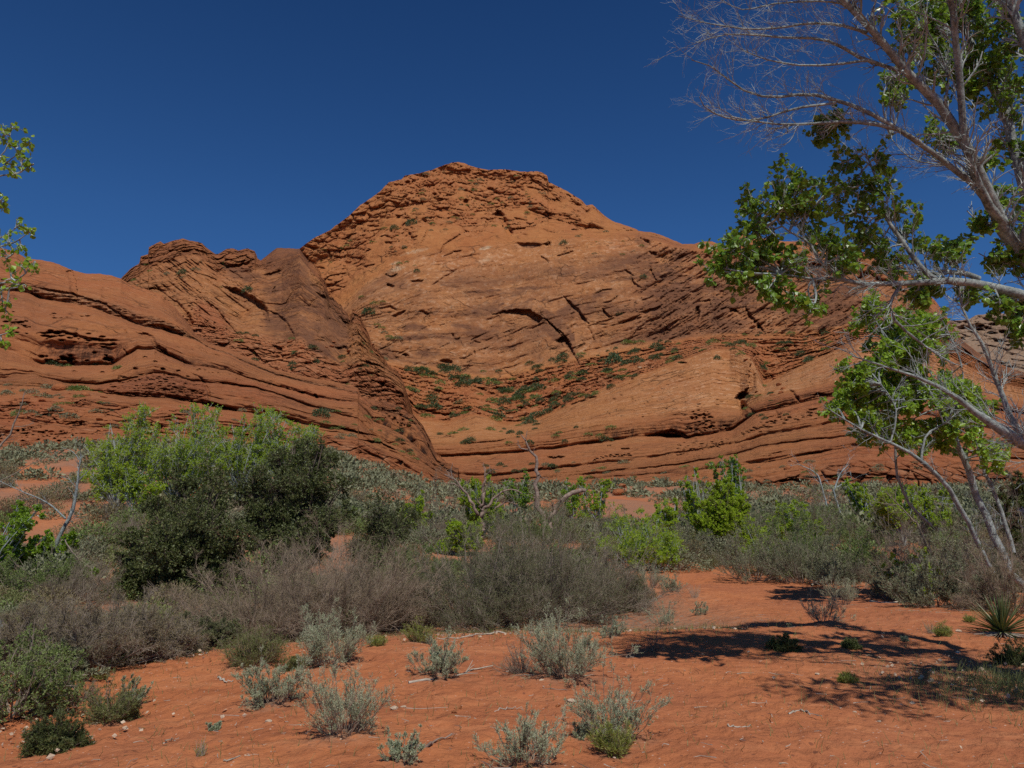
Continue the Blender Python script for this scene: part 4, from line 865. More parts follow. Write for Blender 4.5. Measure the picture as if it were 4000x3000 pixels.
BUSHES = [
 (1289, 2600, 140, 215, 'sage', 'large full grey-green sagebrush in front of the brown twiggy thicket, left of the yellow-tipped tuft', 1.3),
 (1637, 2512, 52, 92, 'broom', 'yellow-green rabbitbrush tuft with straw tips against the edge of the thicket', 1),
 (1472, 2524, 32, 40, 'broom', 'low greenish tuft between the full sagebrush and the yellow-tipped tuft', 1),
 (1713, 2650, 100, 140, 'sage', 'spreading sagebrush beside a bleached fallen stick in the middle of the sand', 1),
 (2213, 2652, 165, 265, 'sage', 'tallest pale sagebrush near the centre of the sand, bare stems showing at its foot', 1.4),
 (2045, 2636, 82, 130, 'twig', 'thin grey-brown bush leaning against the left side of the tallest pale sagebrush', 1),
 (2383, 2498, 52, 100, 'airy', 'small sagebrush behind the tallest pale sagebrush, close to the thicket corner', 1),
 (1333, 2878, 172, 265, 'airy', 'wide open sagebrush with dark stems near the bottom left of centre', 1.6),
 (1580, 2978, 72, 155, 'airy', 'small forked sagebrush with a bent dark stick at its foot, at the bottom edge', 1),
 (2060, 2992, 150, 205, 'airy', 'sagebrush split into two fans, cut by the bottom edge of the view', 1.2),
 (2402, 2888, 150, 275, 'airy', 'tall open sagebrush growing behind the bright green-and-yellow clump', 1.5),
 (2272, 2888, 42, 90, 'airy', 'small grey sagebrush at the left foot of the tall open sagebrush', .8),
 (2396, 2946, 68, 128, 'broom', 'bright green clump with orange-yellow tips in front of the tall open sagebrush', 1.4),
 (212, 2930, 78, 165, 'dark', 'dense round dark-green bush alone at the bottom left', 1.6),
 (429, 2818, 80, 155, 'olive', 'olive bush with a pale ragged top right of the round dark bush', 1.1),
 (490, 2806, 40, 70, 'olive', 'low dark olive bush at the foot of the leaning silver sagebrush', 1),
 (993, 2608, 112, 118, 'olive', 'broad low dome-shaped olive bush with a pale fringe of tips', 1.6),
 (1148, 2622, 44, 52, 'olive', 'small olive bush touching the right end of the broad dome-shaped bush', 1),
 (1069, 2753, 120, 150, 'sage', 'silvery sagebrush with a bare foot below the broad dome-shaped bush', 1),
 (781, 2950, 22, 110, 'dry', 'thin upright dry weed standing alone near the bottom left of the sand', 1),
 (846, 2846, 28, 24, 'sage', 'tiny blue-green sagebrush seedling beside the thin upright dry weed', .5),
 (390, 2652, 24, 30, 'broom', 'tiny green tuft on the sand below the left thicket', .6),
 (483, 2600, 44, 62, 'olive', 'dark green tuft at the sandy edge of the left thicket', .8),
 (320, 2745, 75, 110, 'twig', 'thin reddish-brown bush between the left thicket and the olive bush', .8),
 (3342, 2282, 85, 110, 'twig', 'grey-brown bush with blue-green tips beside the shadow under the right cottonwood', 1.3),
 (3395, 2284, 45, 95, 'sage', 'blue-green sagebrush on the right side of the grey-brown bush near the long log', 1),
 (3288, 2368, 85, 110, 'airy', 'pale see-through sagebrush below the grey-brown bush on the right sand', 1.1),
 (3218, 2438, 85, 110, 'airy', 'sagebrush with one thick tuft on its left arm, just above the tree shadow', .9),
 (3424, 2335, 44, 50, 'twig', 'low brown bush left of the row of dry tufts on the right sand', 1),
 (3483, 2318, 28, 52, 'twig', 'narrow dark-brown bush at the left end of the row of dry tufts', 1),
 (3570, 2327, 30, 42, 'twig', 'rounded grey tuft in the middle of the row of dry tufts', 1),
 (3635, 2311, 44, 48, 'dry', 'wide pinkish dry tuft in the row of dry tufts', 1),
 (3711, 2321, 26, 44, 'twig', 'small grey tuft at the right end of the row of dry tufts', .9),
 (3684, 2330, 20, 27, 'broom', 'tiny bright green tuft in front of the row of dry tufts', .7),
 (3684, 2488, 28, 64, 'broom', 'upright bright green tuft left of the yucca, at the edge of the tree shadow', 1.2),
 (3638, 2474, 36, 46, 'dry', 'dry grey weed beside the upright bright green tuft', .8),
 (3066, 2543, 46, 56, 'dark', 'dark bush inside the left part of the tree shadow', 1.2),
 (3323, 2536, 28, 42, 'dark', 'dark bush inside the middle of the tree shadow', 1.1),
 (3310, 2666, 30, 42, 'broom', 'small green tuft below the tree shadow bands', 1),
 (3532, 2506, 18, 20, 'sage', 'tiny grey-green seedling above the right part of the tree shadow', .5),
 (3090, 2449, 13, 16, 'sage', 'tiny grey-green seedling left of the sagebrush above the tree shadow', .5),
 (3955, 2319, 28, 40, 'broom', 'green tuft above the yucca at the right edge', .9),
 (3787, 2427, 20, 22, 'broom', 'tiny green tuft just left of the yucca', .6),
 (3985, 2600, 60, 130, 'dark', 'dark-green bush below the yucca, cut by the right edge', 1),
 (2591, 2446, 54, 115, 'airy', 'upright sagebrush on the sand right of the thicket corner', 1),
 (2559, 2547, 34, 88, 'twig', 'small dark bush below the upright sagebrush, at the left tip of the tree shadow', 1),
 (2714, 2339, 40, 54, 'dry', 'fan-shaped dry weed on the open sand in the middle right', .9),
 (2733, 2405, 32, 48, 'airy', 'small rounded pale sagebrush on the open sand below the dry weed', 1),
 (2530, 2305, 78, 118, 'sage', 'grey-green sagebrush at the right end of the thicket, left of its smaller neighbour', 1),
 (2622, 2315, 44, 74, 'sage', 'smaller grey-green sagebrush hugging the right end of the thicket', 1),
 (2777, 2222, 34, 68, 'olive', 'solitary dark-green bush on the far edge of the open sand', 1),
 (2644, 2190, 28, 48, 'twig', 'grey bush beyond the open sand, left of the solitary green bush', 1),
 (3120, 2440, 1, 1, None, '', 0),
]
for i, (x, y, a, b_, kd, lb, dt) in enumerate(BUSHES):
    if kd: bush(x, y, a, b_, kd, lb, 100 + i, dt)
bush(505, 2758, 52, 150, 'sage', 'silver sagebrush leaning on a bare stem beside the olive bush', 77, .9, lean=.25)

# yucca
def yucca(px, py, hw, label, seed):
    rg = np.random.default_rng(seed); g = gpick(px, py); r = hw * PX * g[1]
    n = 150; az = rg.uniform(0, 2 * np.pi, n); el = np.radians(rg.uniform(4, 88, n)); L = r * rg.uniform(1.05, 1.5, n)
    d = np.stack([np.cos(az) * np.cos(el), np.sin(az) * np.cos(el), np.sin(el)], 1); side = unit(np.cross(d, [0, 0, 1.0])); nrm = np.cross(side, d)
    A = Acc(); w_ = np.array([.5, 1.0, .8, .45, 0.02]) * .016; ts = np.array([0, .15, .5, .8, 1.0]); V = []
    for t_, ww in zip(ts, w_):
        c = d * (L * t_)[:, None] + np.array([0, 0, .06]) - np.array([0, 0, 1]) * (0.10 * L * t_ * t_ * np.cos(el))[:, None]
        V += [c - side * ww, c - nrm * ww * .5, c + side * ww]
    V = np.stack(V, 1); k = V.shape[1]; b0 = np.arange(n)[:, None] * k; F = []
    for j in range(4):
        for a_, b2 in ((0, 1), (1, 2)): F.append(np.concatenate([b0 + 3 * j + a_, b0 + 3 * j + b2, b0 + 3 * j + 3 + b2, b0 + 3 * j + 3 + a_], 1))
    A.add(V.reshape(-1, 3), np.concatenate(F))
    t = empty('yucca', gpt(g[0], g[1], .01)); tag(t, label, 'yucca'); A.build('leaves', M_YUC, t)
    dd = Acc(); n = 60; az = rg.uniform(0, 2 * np.pi, n); P0 = np.zeros((n, 4, 3)); rr_ = r * rg.uniform(.5, 1.0, n)
    for j, tt in enumerate(np.linspace(0, 1, 4)): P0[:, j] = np.stack([np.cos(az) * rr_ * tt, np.sin(az) * rr_ * tt, .05 * (1 - tt) + .01 + 0 * az], 1)
    dd.add(*tubes(P0, radii(n, 4, .008, .002), 3)); dd.build('dead_leaves', B_DRIFT, t)
yucca(3917, 2482, 112, 'spiky green yucca at the right edge of the sand', 5)

# ================================================================== thickets and the live oak
def big_bush(px, py, hw, hh, kind, name, label, cat, seed, D=None, group=None, dens=1.0):
    if D is None: g = gpick(px, py); X, D = g[0], g[1]
    else: X = rays(px, py)[0] * D
    z0 = float(ground_z(X, D)); ztop = at(px, py - hh, D)[2]; h_ = max(ztop - z0, .3) * 1.12; r = hw * PX * D; rg = np.random.default_rng(seed); t = empty(name, (X, D, z0))
    if kind == 'thicket':
        A, L = shrub(r, h_, int(110 * dens), rg, r0=.012, lv=((8, .42, 34), (6, .22, 38), (5, .11, 42)), leaf=True, leafn=(3,), leafsize=.016, lw=.5, spread=84, up=.10, leaf_t=.2, bend=.34, base=.35, twigr=.5); bm, lm = (B_GREY2 if 'brown' in label else B_GREY), M_BUD
    elif kind == 'greenthicket':
        A, L = shrub(r, h_, int(110 * dens), rg, r0=.012, lv=((8, .42, 34), (6, .22, 38), (4, .11, 42)), leaf=True, leafn=(9,), leafsize=.021, lw=.5, spread=84, up=.10, leaf_t=.2, bend=.3, base=.35, twigr=.5); bm, lm = B_GREY, M_OLIVE2
    elif kind == 'leafy':
        A, L = shrub(r, h_, int(70 * dens), rg, r0=.012, lv=((7, .42, 36), (6, .22, 38), (3, .11, 42)), leaf=True, leafn=(9,), leafsize=.020 if D < 12 else .032, lw=.8, spread=80, up=.10, leaf_t=.1, bend=.3, base=.3); bm, lm = B_GREY, M_GRN
    elif kind == 'bright':
        A, L = shrub(r, h_, int(50 * dens), rg, r0=.014, lv=((7, .42, 32), (6, .22, 36), (3, .11, 42)), leaf=True, leafn=(6,), leafsize=.045, lw=1.1, spread=70, up=.16, leaf_t=.1, bend=.3, base=.3); bm, lm = B_WHITE, M_SPRING
    elif kind == 'sagebig':
        A, L = shrub(r, h_, int(70 * dens), rg, r0=.01, lv=((7, .42, 32), (7, .20, 34)), leaf=True, leafn=(7,), leafsize=.045, lw=.5, spread=82, up=.16, leaf_t=.1, bend=.3, base=.3); bm, lm = B_GREY, M_SAGEF
    tag(t, label, cat, group); A.build('branches', bm, t); L.build('foliage', lm, t)
    return t
M_OLIVE2 = leaf_mat('thicket_leaf', (0.08, 0.09, 0.038), (0.14, 0.15, 0.065), (0.24, 0.23, 0.12), trans=0.06, rough=0.7)
TH = [
 (1010, 2500, 205, 330, 'thicket', 'bitterbrush', 'left end of the wide brown twiggy bush row, behind the silvery sagebrush', .9),
 (1300, 2480, 245, 375, 'thicket', 'bitterbrush', 'largest brown twiggy bush, directly behind the large full sagebrush', 1.1),
 (1540, 2455, 130, 270, 'thicket', 'bitterbrush', 'brown twiggy bush just left of the dark mixed thicket', .8),
 (1860, 2445, 190, 410, 'greenthicket', 'thicket_shrub', 'dark green-grey bush with bleached dead branches at its foot, left part of the central thicket', 1.0),
 (2080, 2425, 225, 510, 'greenthicket', 'thicket_shrub', 'tallest dark twiggy bush in the middle of the central thicket', 1.2),
 (2270, 2400, 185, 400, 'thicket', 'thicket_shrub', 'purplish-grey twiggy bush on the right side of the central thicket', .9),
 (2410, 2385, 100, 200, 'greenthicket', 'thicket_shrub', 'low greener bush closing the right end of the central thicket', .8),
 (120, 2600, 170, 185, 'thicket', 'bitterbrush', 'grey twiggy bush at the far left behind the leafy green shrub', .8),
 (370, 2590, 190, 205, 'thicket', 'bitterbrush', 'widest grey twiggy bush of the left thicket, under the pale-trunked tree', 1.0),
 (610, 2560, 130, 135, 'thicket', 'bitterbrush', 'grey twiggy bush at the right end of the left thicket, before the live oak', .8),
 (790, 2530, 80, 90, 'greenthicket', 'bitterbrush', 'low tangled grey-green bush between the left thicket and the brown bush row', .7),
 (20, 2790, 190, 330, 'leafy', 'willow_shrub', 'leafy green shrub over bleached sticks, cut by the left edge', .8),
 (200, 2660, 90, 140, 'sagebig', 'sagebrush', 'grey-green sagebrush between the leafy left shrub and the left thicket', .7),
]
for i, (x, y, a, b_, kd, nm, lb, dn) in enumerate(TH): big_bush(x, y, a, b_, kd, nm, lb, 'bush', 300 + i, dens=dn)

def crown_tree(name, label, cat, base, lobes, seed, bark, leafm, trunks, leafsize, nleaf, lw=1.0, group=None, twigs=9, sub=7, shape=LEAF4, tr=.10, droop=0.0, fill=1.0, twr=.012, sub2=4):
    """multi-stemmed tree whose limbs reach into a set of leafy lobes; base = world point, lobes = (world centre, radius)"""
    rg = np.random.default_rng(seed); t = empty(name, tuple(base)); b = np.array(base); A = Acc(); L = Acc(); Tn = len(lobes)
    main = []
    for k in range(trunks):
        az = rg.uniform(0, 6.28); main.append(np.array([math.cos(az), math.sin(az), 0]) * tr * 1.6)
    for c, r in lobes:
        c = np.array(c) - b; m = main[rg.integers(trunks)]
        for q in range(max(2, int(2.5 * fill))):
            e = c + unit(rg.normal(size=3)) * r * .35 * rg.random()
            mid = m * (.5) + e * np.array([.42, .42, .50]) + rg.normal(size=3) * np.linalg.norm(e) * .05
            P0 = spl([m + [0, 0, -.1], m * .9 + e * np.array([.12, .12, .2]), mid, e], 9)[None]
            A.add(*tubes(P0, radii(1, 9, tr * rg.uniform(.5, 1), tr * .14), 5))
            P1, _, _ = grow(P0, twigs, .35, 1.0, r * .95, 48, rg, K=5, up=.1, bend=.35, taper_len=.35); A.add(*tubes(P1, radii(len(P1), 5, tr * .16, tr * .05), 4))
            P2, _, _ = grow(P1, sub, .25, 1.0, r * .42, 42, rg, K=4, up=.05, bend=.35, taper_len=.3); A.add(*tubes(P2, radii(len(P2), 4, twr * .5, twr * .2), 3))
            P3, _, _ = grow(P2, sub2, .25, 1.0, r * .2, 42, rg, K=3, up=.05, bend=.35, taper_len=.3); A.add(*tubes(P3, radii(len(P3), 3, twr * .25, twr * .12), 3))
            if nleaf:
                po, pd = along(P3, nleaf, .1, 1.0, rg); L.add(*leaves(po, unit(pd + .8 * rg.normal(size=pd.shape)), leafsize, rg, shape, width=lw, droop=droop))
    tag(t, label, cat, group)
    A.build('trunk', bark, t)
    if nleaf: L.build('crown', leafm, t)
    return t
def lobes_at(lst, rg, dj=1.0):
    return [(at(x, y, D + rg.uniform(-dj, dj)), r * PX * D) for x, y, r, D in lst]
rg = np.random.default_rng(50)
oak1 = [(520, 2110, 100, 25), (620, 1990, 110, 26), (500, 2260, 90, 24), (700, 1900, 100, 26), (640, 2140, 120, 24), (620, 2300, 110, 23.5), (780, 2040, 130, 25), (800, 2220, 120, 24), (860, 1900, 110, 26), (930, 2080, 130, 24.5), (480, 2200, 60, 25), (900, 2190, 110, 25), (720, 2350, 90, 23.5)]
oak2 = [(990, 1860, 90, 27), (1090, 1780, 90, 28), (1200, 1745, 105, 28), (1290, 1790, 90, 28), (1150, 1730, 60, 28), (1250, 1740, 60, 28), (1060, 1890, 120, 26), (1220, 1900, 120, 27), (1330, 1900, 80, 28), (1120, 2030, 120, 26), (1270, 2040, 110, 27), (1360, 2010, 60, 28), (1150, 2130, 110, 26), (1000, 2000, 90, 26)]
oak3 = [(1480, 2000, 80, 30), (1430, 2080, 80, 30), (1540, 2060, 90, 30), (1600, 2000, 50, 31), (1500, 2140, 80, 29), (1400, 2150, 60, 29)]
def foot(px, D): X = rays(px, 1500)[0] * D; return np.array([X, D, float(ground_z(X, D)) - .05])
crown_tree('live_oak', 'broad dark-green live oak filling the left half, rising behind the brown and grey thickets', 'tree', foot(760, 25), lobes_at([(x, y, r * .92, D) for x, y, r, D in oak1], rg, 1.4), 61, B_DARK, M_OAK, 5, .060, 8, lw=1.0, tr=.09, fill=2.0, sub=8)
crown_tree('live_oak', 'taller sparser live oak behind the broad one, with grey bare twigs in its top', 'tree', foot(1150, 27), lobes_at([(x, y, r * .95, D) for x, y, r, D in oak2], rg, 1.2), 62, B_DARK, M_OAK, 4, .058, 7, lw=1.0, tr=.085, fill=1.8, sub=8)
crown_tree('live_oak', 'low ragged live oak to the right of the tall one', 'tree', foot(1490, 30), lobes_at([(x, y, r * 1.2, D) for x, y, r, D in oak3], rg), 63, B_DARK, M_OAK, 3, .058, 4, lw=1.0, tr=.07, fill=1.6)
print('near plants', round(time.time() - T0, 1))
# ================================================================== cottonwoods and snags
def limb_tree(name, label, cat, limbs, seed, bark, leafm, clusters=(), twig_levels=((5, 60, 42), (5, 26, 40)), bare_from=.25, leafsize=.06, nleaf=3, group=None, K=14, foot_at=None, cl_twigs=9, cl_sub=3, upb=.1, base_empty=None, mat_name='crown', part='limb', trunk_n=1, lw=1.0, cln=1):
    """limbs: lists of (px,py,D,radius px) traced along the wood; twigs grow from them, leaf clusters sit at given places"""
    rg = np.random.default_rng(seed); W = []
    for li in limbs:
        q = np.array([(*at(x, y, D), r * PX * D * (.85 if D < 12 else .75 if bark is B_SNAG else .72 if bark is B_WHITE else .62 if (bark in (B_COT, B_GREY) and not clusters) else 1)) for x, y, D, r in li]); W.append(spl(q, K))
    if foot_at is not None: W[0] = spl(np.concatenate([[(*foot_at, W[0][0, 3] * 1.25)], W[0]]), K + 4)
    base = W[0][0, :3].copy(); base = base if base_empty is None else np.array(base_empty)
    t = empty(name, tuple(base)); tag(t, label, cat, group)
    Pm = []
    for k, q in enumerate(W):
        A = Acc(); P = q[None, :, :3] - base; P = P + rg.normal(size=P.shape) * q[None, :, 3:4] * (.55 if bark is B_SNAG else .22)
        A.add(*tubes(P, q[None, :, 3], 9 if q[0, 3] > .03 else 6)); A.build('trunk' if k < trunk_n else part, bark, t, smooth_shade=True); Pm.append(q)
    A = Acc(); L = Acc(); D0 = np.mean([l[0][2] for l in limbs])
    if twig_levels:
        for q in Pm:
            P0 = (q[None, :, :3] - base); Lm = np.linalg.norm(np.diff(q[:, :3], axis=0), axis=1).sum(); u = PX * D0
            P = P0; r = max(q[-1, 3] * 1.0, .004)
            for lv, (n, ln, an) in enumerate(twig_levels):
                nn = max(1, int(n * Lm / (400 * u))) if lv == 0 else n
                P, _, _ = grow(P, nn, bare_from if lv == 0 else .15, 1.0, ln * u, an, rg, K=6 - min(lv, 2), up=upb, bend=.32, taper_len=.3)
                A.add(*tubes(P, radii(len(P), P.shape[1], r * .7, r * .3), 4 if lv == 0 else 3)); r *= .55
    allp = np.concatenate([q[3:, :3] for q in Pm])
    for c in clusters:
        x, y, D, rad = c[:4]; c0 = at(x, y, D); R_ = rad * PX * D * 1.15
        for rep in range(cln):
            cc = c0 + rg.normal(size=3) * R_ * .25 * (cln > 1)
            dst = np.linalg.norm(allp - cc, axis=1); a = allp[np.argmin(dst + rg.random(len(dst)) * R_ * .5)]
            mid = (a + cc) / 2 + rg.normal(size=3) * np.linalg.norm(a - cc) * .10 + [0, 0, np.linalg.norm(a - cc) * .06]
            P0 = spl([a - base, mid - base, cc - base], 8)[None]; A.add(*tubes(P0, radii(1, 8, .0035 * D0 ** .6, .0015 * D0 ** .6), 4))
            P1, _, _ = grow(P0, cl_twigs, .45, 1.0, R_ * 1.15, 55, rg, K=5, up=.12, bend=.4, taper_len=.1); A.add(*tubes(P1, radii(len(P1), 5, .0018 * D0 ** .6, .0008 * D0 ** .6), 3))
            P2, _, _ = grow(P1, cl_sub, .3, 1.0, R_ * .45, 45, rg, K=4, up=.1, bend=.4, taper_len=.1); A.add(*tubes(P2, radii(len(P2), 4, .001 * D0 ** .6, .0006 * D0 ** .6), 3))
            po, pd = along(P2, nleaf, .1, 1.0, rg); L.add(*leaves(po + rg.normal(size=po.shape) * leafsize * .3, unit(pd + .9 * rg.normal(size=pd.shape)), leafsize, rg, LEAF6, droop=.35, width=lw))
    VV = list(A.V) + list(L.V); n3 = [f for f in A.F3] + [f + A.n for f in L.F3]; n4 = [f for f in A.F4] + [f + A.n for f in L.F4]
    Fl = [np.concatenate(n4)] if not n3 else [np.concatenate(n3), np.concatenate(n4)]
    fm = np.concatenate([(f[:, 0] >= A.n).astype(int) for f in Fl]); mesh_obj('crown', np.concatenate(VV), Fl, [B_WHITE if D0 < 12 else bark, leafm], t, fmat=fm)
    return t
def zl(reg, pts, D0, D1, r0, r1):
    n = len(pts); return [(x, y, D0 + (D1 - D0) * i / (n - 1), r0 + (r1 - r0) * i / (n - 1)) for i, (x, y) in enumerate(zc(reg, pts))]
def Z4(pts): return [(2600 + x * .6329, x * 0 + y * .6329) for x, y in pts]
def zl4(pts, D0, D1, r0, r1): n = len(pts); return [(x, y, D0 + (D1 - D0) * i / (n - 1), r0 + (r1 - r0) * i / (n - 1)) for i, (x, y) in enumerate(Z4(pts))]
# --- the big cottonwood whose trunk stands just outside the frame on the right
near = [
 [(4180, 1500, 9.6, 52), (4090, 1180, 9.5, 42), (3985, 985, 9.3, 36), (3915, 880, 9.1, 34), (3850, 740, 8.9, 29), (3800, 620, 8.7, 26), (3700, 440, 8.5, 24), (3600, 330, 8.3, 22), (3450, 170, 8.0, 18), (3380, 80, 7.9, 16), (3270, -20, 7.8, 14), (3130, -160, 7.7, 10)],
 [(4260, 1300, 9.8, 50), (4080, 900, 10, 34), (3990, 700, 10, 27), (3929, 443, 10, 22), (3860, 300, 10, 18), (3803, 177, 10, 15), (3727, 32, 10, 12), (3690, -80, 10, 8)],
 [(4300, 1000, 9.6, 36), (4120, 500, 9.4, 30), (4010, 180, 9.3, 24), (3942, 0, 9.2, 20), (3880, -160, 9.2, 15)],
 [(4250, 1350, 9.7, 42), (4050, 1190, 9.3, 26), (3950, 1140, 9.1, 24), (3850, 1110, 9.0, 21), (3800, 1105, 8.9, 20), (3693, 1099, 8.8, 17), (3527, 1105, 8.7, 13), (3395, 1112, 8.6, 11), (3295, 1095, 8.5, 10), (3163, 1089, 8.4, 7), (3050, 1070, 8.4, 4)],
 [(4250, 1800, 9.4, 40), (4010, 1735, 9.0, 30), (3930, 1690, 8.9, 26), (3880, 1650, 8.8, 20), (3780, 1590, 8.8, 14), (3700, 1530, 8.7, 11), (3600, 1480, 8.7, 8), (3480, 1440, 8.7, 6), (3330, 1390, 8.6, 3)],
 [(4230, 1830, 9.5, 34), (3995, 1700, 9.1, 17), (3930, 1580, 9.1, 13), (3880, 1450, 9.1, 10), (3830, 1330, 9.0, 8), (3770, 1240, 9.0, 6), (3745, 1130, 9.0, 4)],
 zl4([(1980, 1240), (1830, 1080), (1560, 880), (1400, 790), (1150, 750), (950, 760), (700, 770), (400, 720)], 8.9, 7.8, 16, 3.5),
 zl4([(1570, 885), (1300, 720), (1050, 620), (870, 580), (650, 600), (450, 540), (300, 420), (160, 370)], 8.5, 7.6, 12, 2),
 zl4([(1050, 635), (800, 670), (550, 740), (350, 720), (230, 650), (210, 600)], 8.1, 7.6, 7, 2),
 zl4([(1480, 440), (1240, 370), (1000, 250), (700, 230), (400, 210), (190, 265)], 8.3, 7.4, 11, 2),
 zl4([(1240, 375), (1000, 400), (800, 400), (600, 360), (460, 300)], 8.0, 7.5, 7, 2),
 zl4([(1240, 200), (1100, 160), (900, 145), (600, 180), (300, 150), (80, 95)], 8.1, 7.3, 9, 1.8),
 zl4([(1200, 60), (1000, 10), (700, 20), (480, 60), (350, 0)], 8.0, 7.4, 6, 1.8),
 [(3300, 1097, 8.5, 9), (3262, 1062, 8.5, 8), (3196, 1016, 8.4, 7), (3163, 950, 8.4, 6), (3063, 890, 8.3, 4), (2990, 800, 8.3, 3)],
 [(3650, 1095, 8.8, 14), (3594, 1036, 8.8, 12), (3514, 930, 8.8, 10), (3461, 850, 8.8, 8), (3430, 720, 8.8, 6), (3380, 600, 8.8, 4)],
 [(3830, 1090, 9, 14), (3726, 1062, 9, 12), (3660, 1069, 9, 8), (3560, 1060, 9, 5)],
 [(3520, 1110, 8.7, 8), (3478, 1181, 8.7, 8), (3500, 1253, 8.7, 7), (3580, 1326, 8.8, 6), (3680, 1400, 8.9, 4)],
 [(3700, 435, 8.5, 9), (3690, 390, 8.4, 8), (3705, 320, 8.4, 6), (3680, 220, 8.4, 4), (3610, 100, 8.4, 3)],
 [(3860, 790, 9.0, 7), (3800, 700, 9.2, 5), (3700, 650, 9.3, 4), (3560, 620, 9.4, 3), (3480, 540, 9.5, 2)],
]
cl = [(2830, 990, 8.3, 60), (2790, 1040, 8.3, 40), (2900, 950, 8.3, 60), (2950, 850, 8.3, 65), (2930, 770, 8.3, 50), (3020, 900, 8.4, 70), (3060, 800, 8.3, 70), (3080, 680, 8.3, 60), (3150, 850, 8.4, 75), (3130, 740, 8.3, 60), (2990, 1000, 8.4, 60), (3100, 1030, 8.4, 60), (2880, 1080, 8.4, 50), (3000, 1130, 8.4, 50), (3060, 1200, 8.5, 40), (3170, 1190, 8.5, 50), (3230, 960, 8.5, 70),
      (3280, 640, 8.6, 60), (3260, 760, 8.6, 80), (3350, 700, 8.7, 80), (3330, 830, 8.7, 85), (3420, 620, 8.8, 60), (3400, 780, 8.8, 70), (3380, 900, 8.8, 80), (3450, 980, 8.8, 70), (3310, 1020, 8.6, 60), (3260, 500, 8.6, 40), (3520, 820, 8.9, 60), (3200, 540, 8.6, 40), (3550, 900, 8.9, 55), (3500, 1040, 8.8, 50), (3620, 980, 9, 50),
      (3500, 60, 9.5, 70), (3520, 160, 9.6, 70), (3600, 60, 9.8, 80), (3640, 180, 9.8, 70), (3720, 100, 9.9, 80), (3800, 40, 9.9, 80), (3850, 160, 9.9, 80), (3920, 80, 9.8, 80), (3960, 200, 9.8, 70), (3560, 260, 9.6, 50), (3540, 310, 9.6, 40), (3680, 280, 9.8, 50), (3780, 260, 9.9, 60), (3880, 280, 9.9, 60), (3960, 340, 9.9, 60), (3700, 20, 9.8, 70), (3600, 140, 9.7, 60),
      (3660, 500, 9.3, 50), (3700, 560, 9.3, 35), (3850, 420, 9.9, 45), (3930, 560, 10, 40), (3780, 350, 9.8, 40), (3870, 640, 9.2, 35), (3960, 480, 10, 50), (3980, 630, 10, 40),
      (3930, 780, 9.5, 45), (3960, 860, 9.4, 50), (3870, 1000, 9.3, 45), (3930, 1030, 9.3, 45), (3800, 1150, 9.1, 45), (3900, 1200, 9.2, 40), (3970, 1180, 9.3, 45), (3700, 1000, 9.1, 50), (3760, 930, 9.1, 40), (3640, 1120, 8.9, 40), (3960, 1290, 9.3, 30), (3840, 880, 9.2, 35), (3600, 1180, 8.9, 30)]
def wp(x, y, z, r):
    u = x / y; k = (z - CAM_H) / y; v = (k * cP - sP) / (cP + k * sP); yy_ = cP - v * sP
    return (2000 + u * yy_ * FPX, 1500 - v * FPX, y, r / (PX * y))
near += [[(4180, 1500, 9.6, 40), wp(6.3, 8.4, 3.6, .08), wp(5.9, 7.6, 4.6, .06), wp(5.5, 6.0, 5.6, .04), wp(4.7, 4.9, 6.2, .02)], [wp(5.9, 7.6, 4.6, .05), wp(6.3, 6.0, 5.4, .03), wp(6.4, 4.8, 5.8, .02)], [(4180, 1500, 9.6, 40), wp(6.6, 8.8, 3.6, .07), wp(6.8, 8.0, 5.0, .05), wp(7.0, 7.0, 6.2, .03)]]  # limbs out of view, added to carry leaves that cast the lower shadow band
cl += [wp(*p_, .42) for p_ in [(4.6, 4.8, 6.1), (5.2, 5.2, 6.0), (5.7, 5.0, 5.9), (4.1, 4.6, 6.2), (6.3, 4.9, 5.8), (5.5, 5.8, 5.9), (6.4, 5.6, 5.6), (6.9, 6.4, 6.0), (7.1, 7.3, 6.3), (6.5, 7.3, 5.6), (6.0, 6.6, 5.4), (7.4, 6.6, 6.5), (5.0, 4.5, 6.3)]]  # unseen leaf clusters, added for their shadow on the near sand
rgx = np.random.default_rng(4); near += [[(3915, 880, 9.1, 24), wp(5.25, 8.6, 5.9, .05), wp(4.8, 7.9, 7.6, .04), wp(3.8, 7.3, 8.2, .02)], [(3985, 985, 9.3, 30), wp(6.1, 8.8, 5.4, .06), wp(6.6, 7.7, 7.4, .04), wp(7.2, 7.0, 8.0, .02)]]  # unseen high limbs, added to hold the shadow-casting canopy
cl += [wp(rgx.choice([rgx.uniform(3.2, 5.0), rgx.uniform(3.2, 5.0), rgx.uniform(6.9, 7.8)]), y_, .80 * y_ + 1.65 + rgx.uniform(.2, 1.0), .45) for y_ in rgx.uniform(6.3, 7.9, 26)]  # canopy above the view, added to widen the ground shadow and spare the trunk
cl += [wp(rgx.uniform(4.0, 6.6), y_, .80 * y_ + 1.65 + rgx.uniform(.1, .6), .4) for y_ in rgx.uniform(4.3, 5.6, 16)]  # more leaves above the view, added to thicken the nearer shadow
cl += [(x + rgx.normal() * 22, y + rgx.normal() * 22, D + rgx.normal() * .15, r * .9) for x, y, D, r in [q for q in cl if 0 < q[1] < 1300 and q[0] < 4000] * 2 if (x > 3450 and y < 380) or rgx.random() < .3]
limb_tree('cottonwood_tree', 'big cottonwood reaching in from the right edge, bare pale branches above and dark leaves below', 'tree', near, 5, B_COT, M_COTD, cl, twig_levels=((15, 165, 36), (5, 70, 38), (2, 34, 40)), bare_from=.12, leafsize=.054, nleaf=5, foot_at=gpt(5.9, 9.4, .1), cl_twigs=9, cl_sub=3, upb=.10)
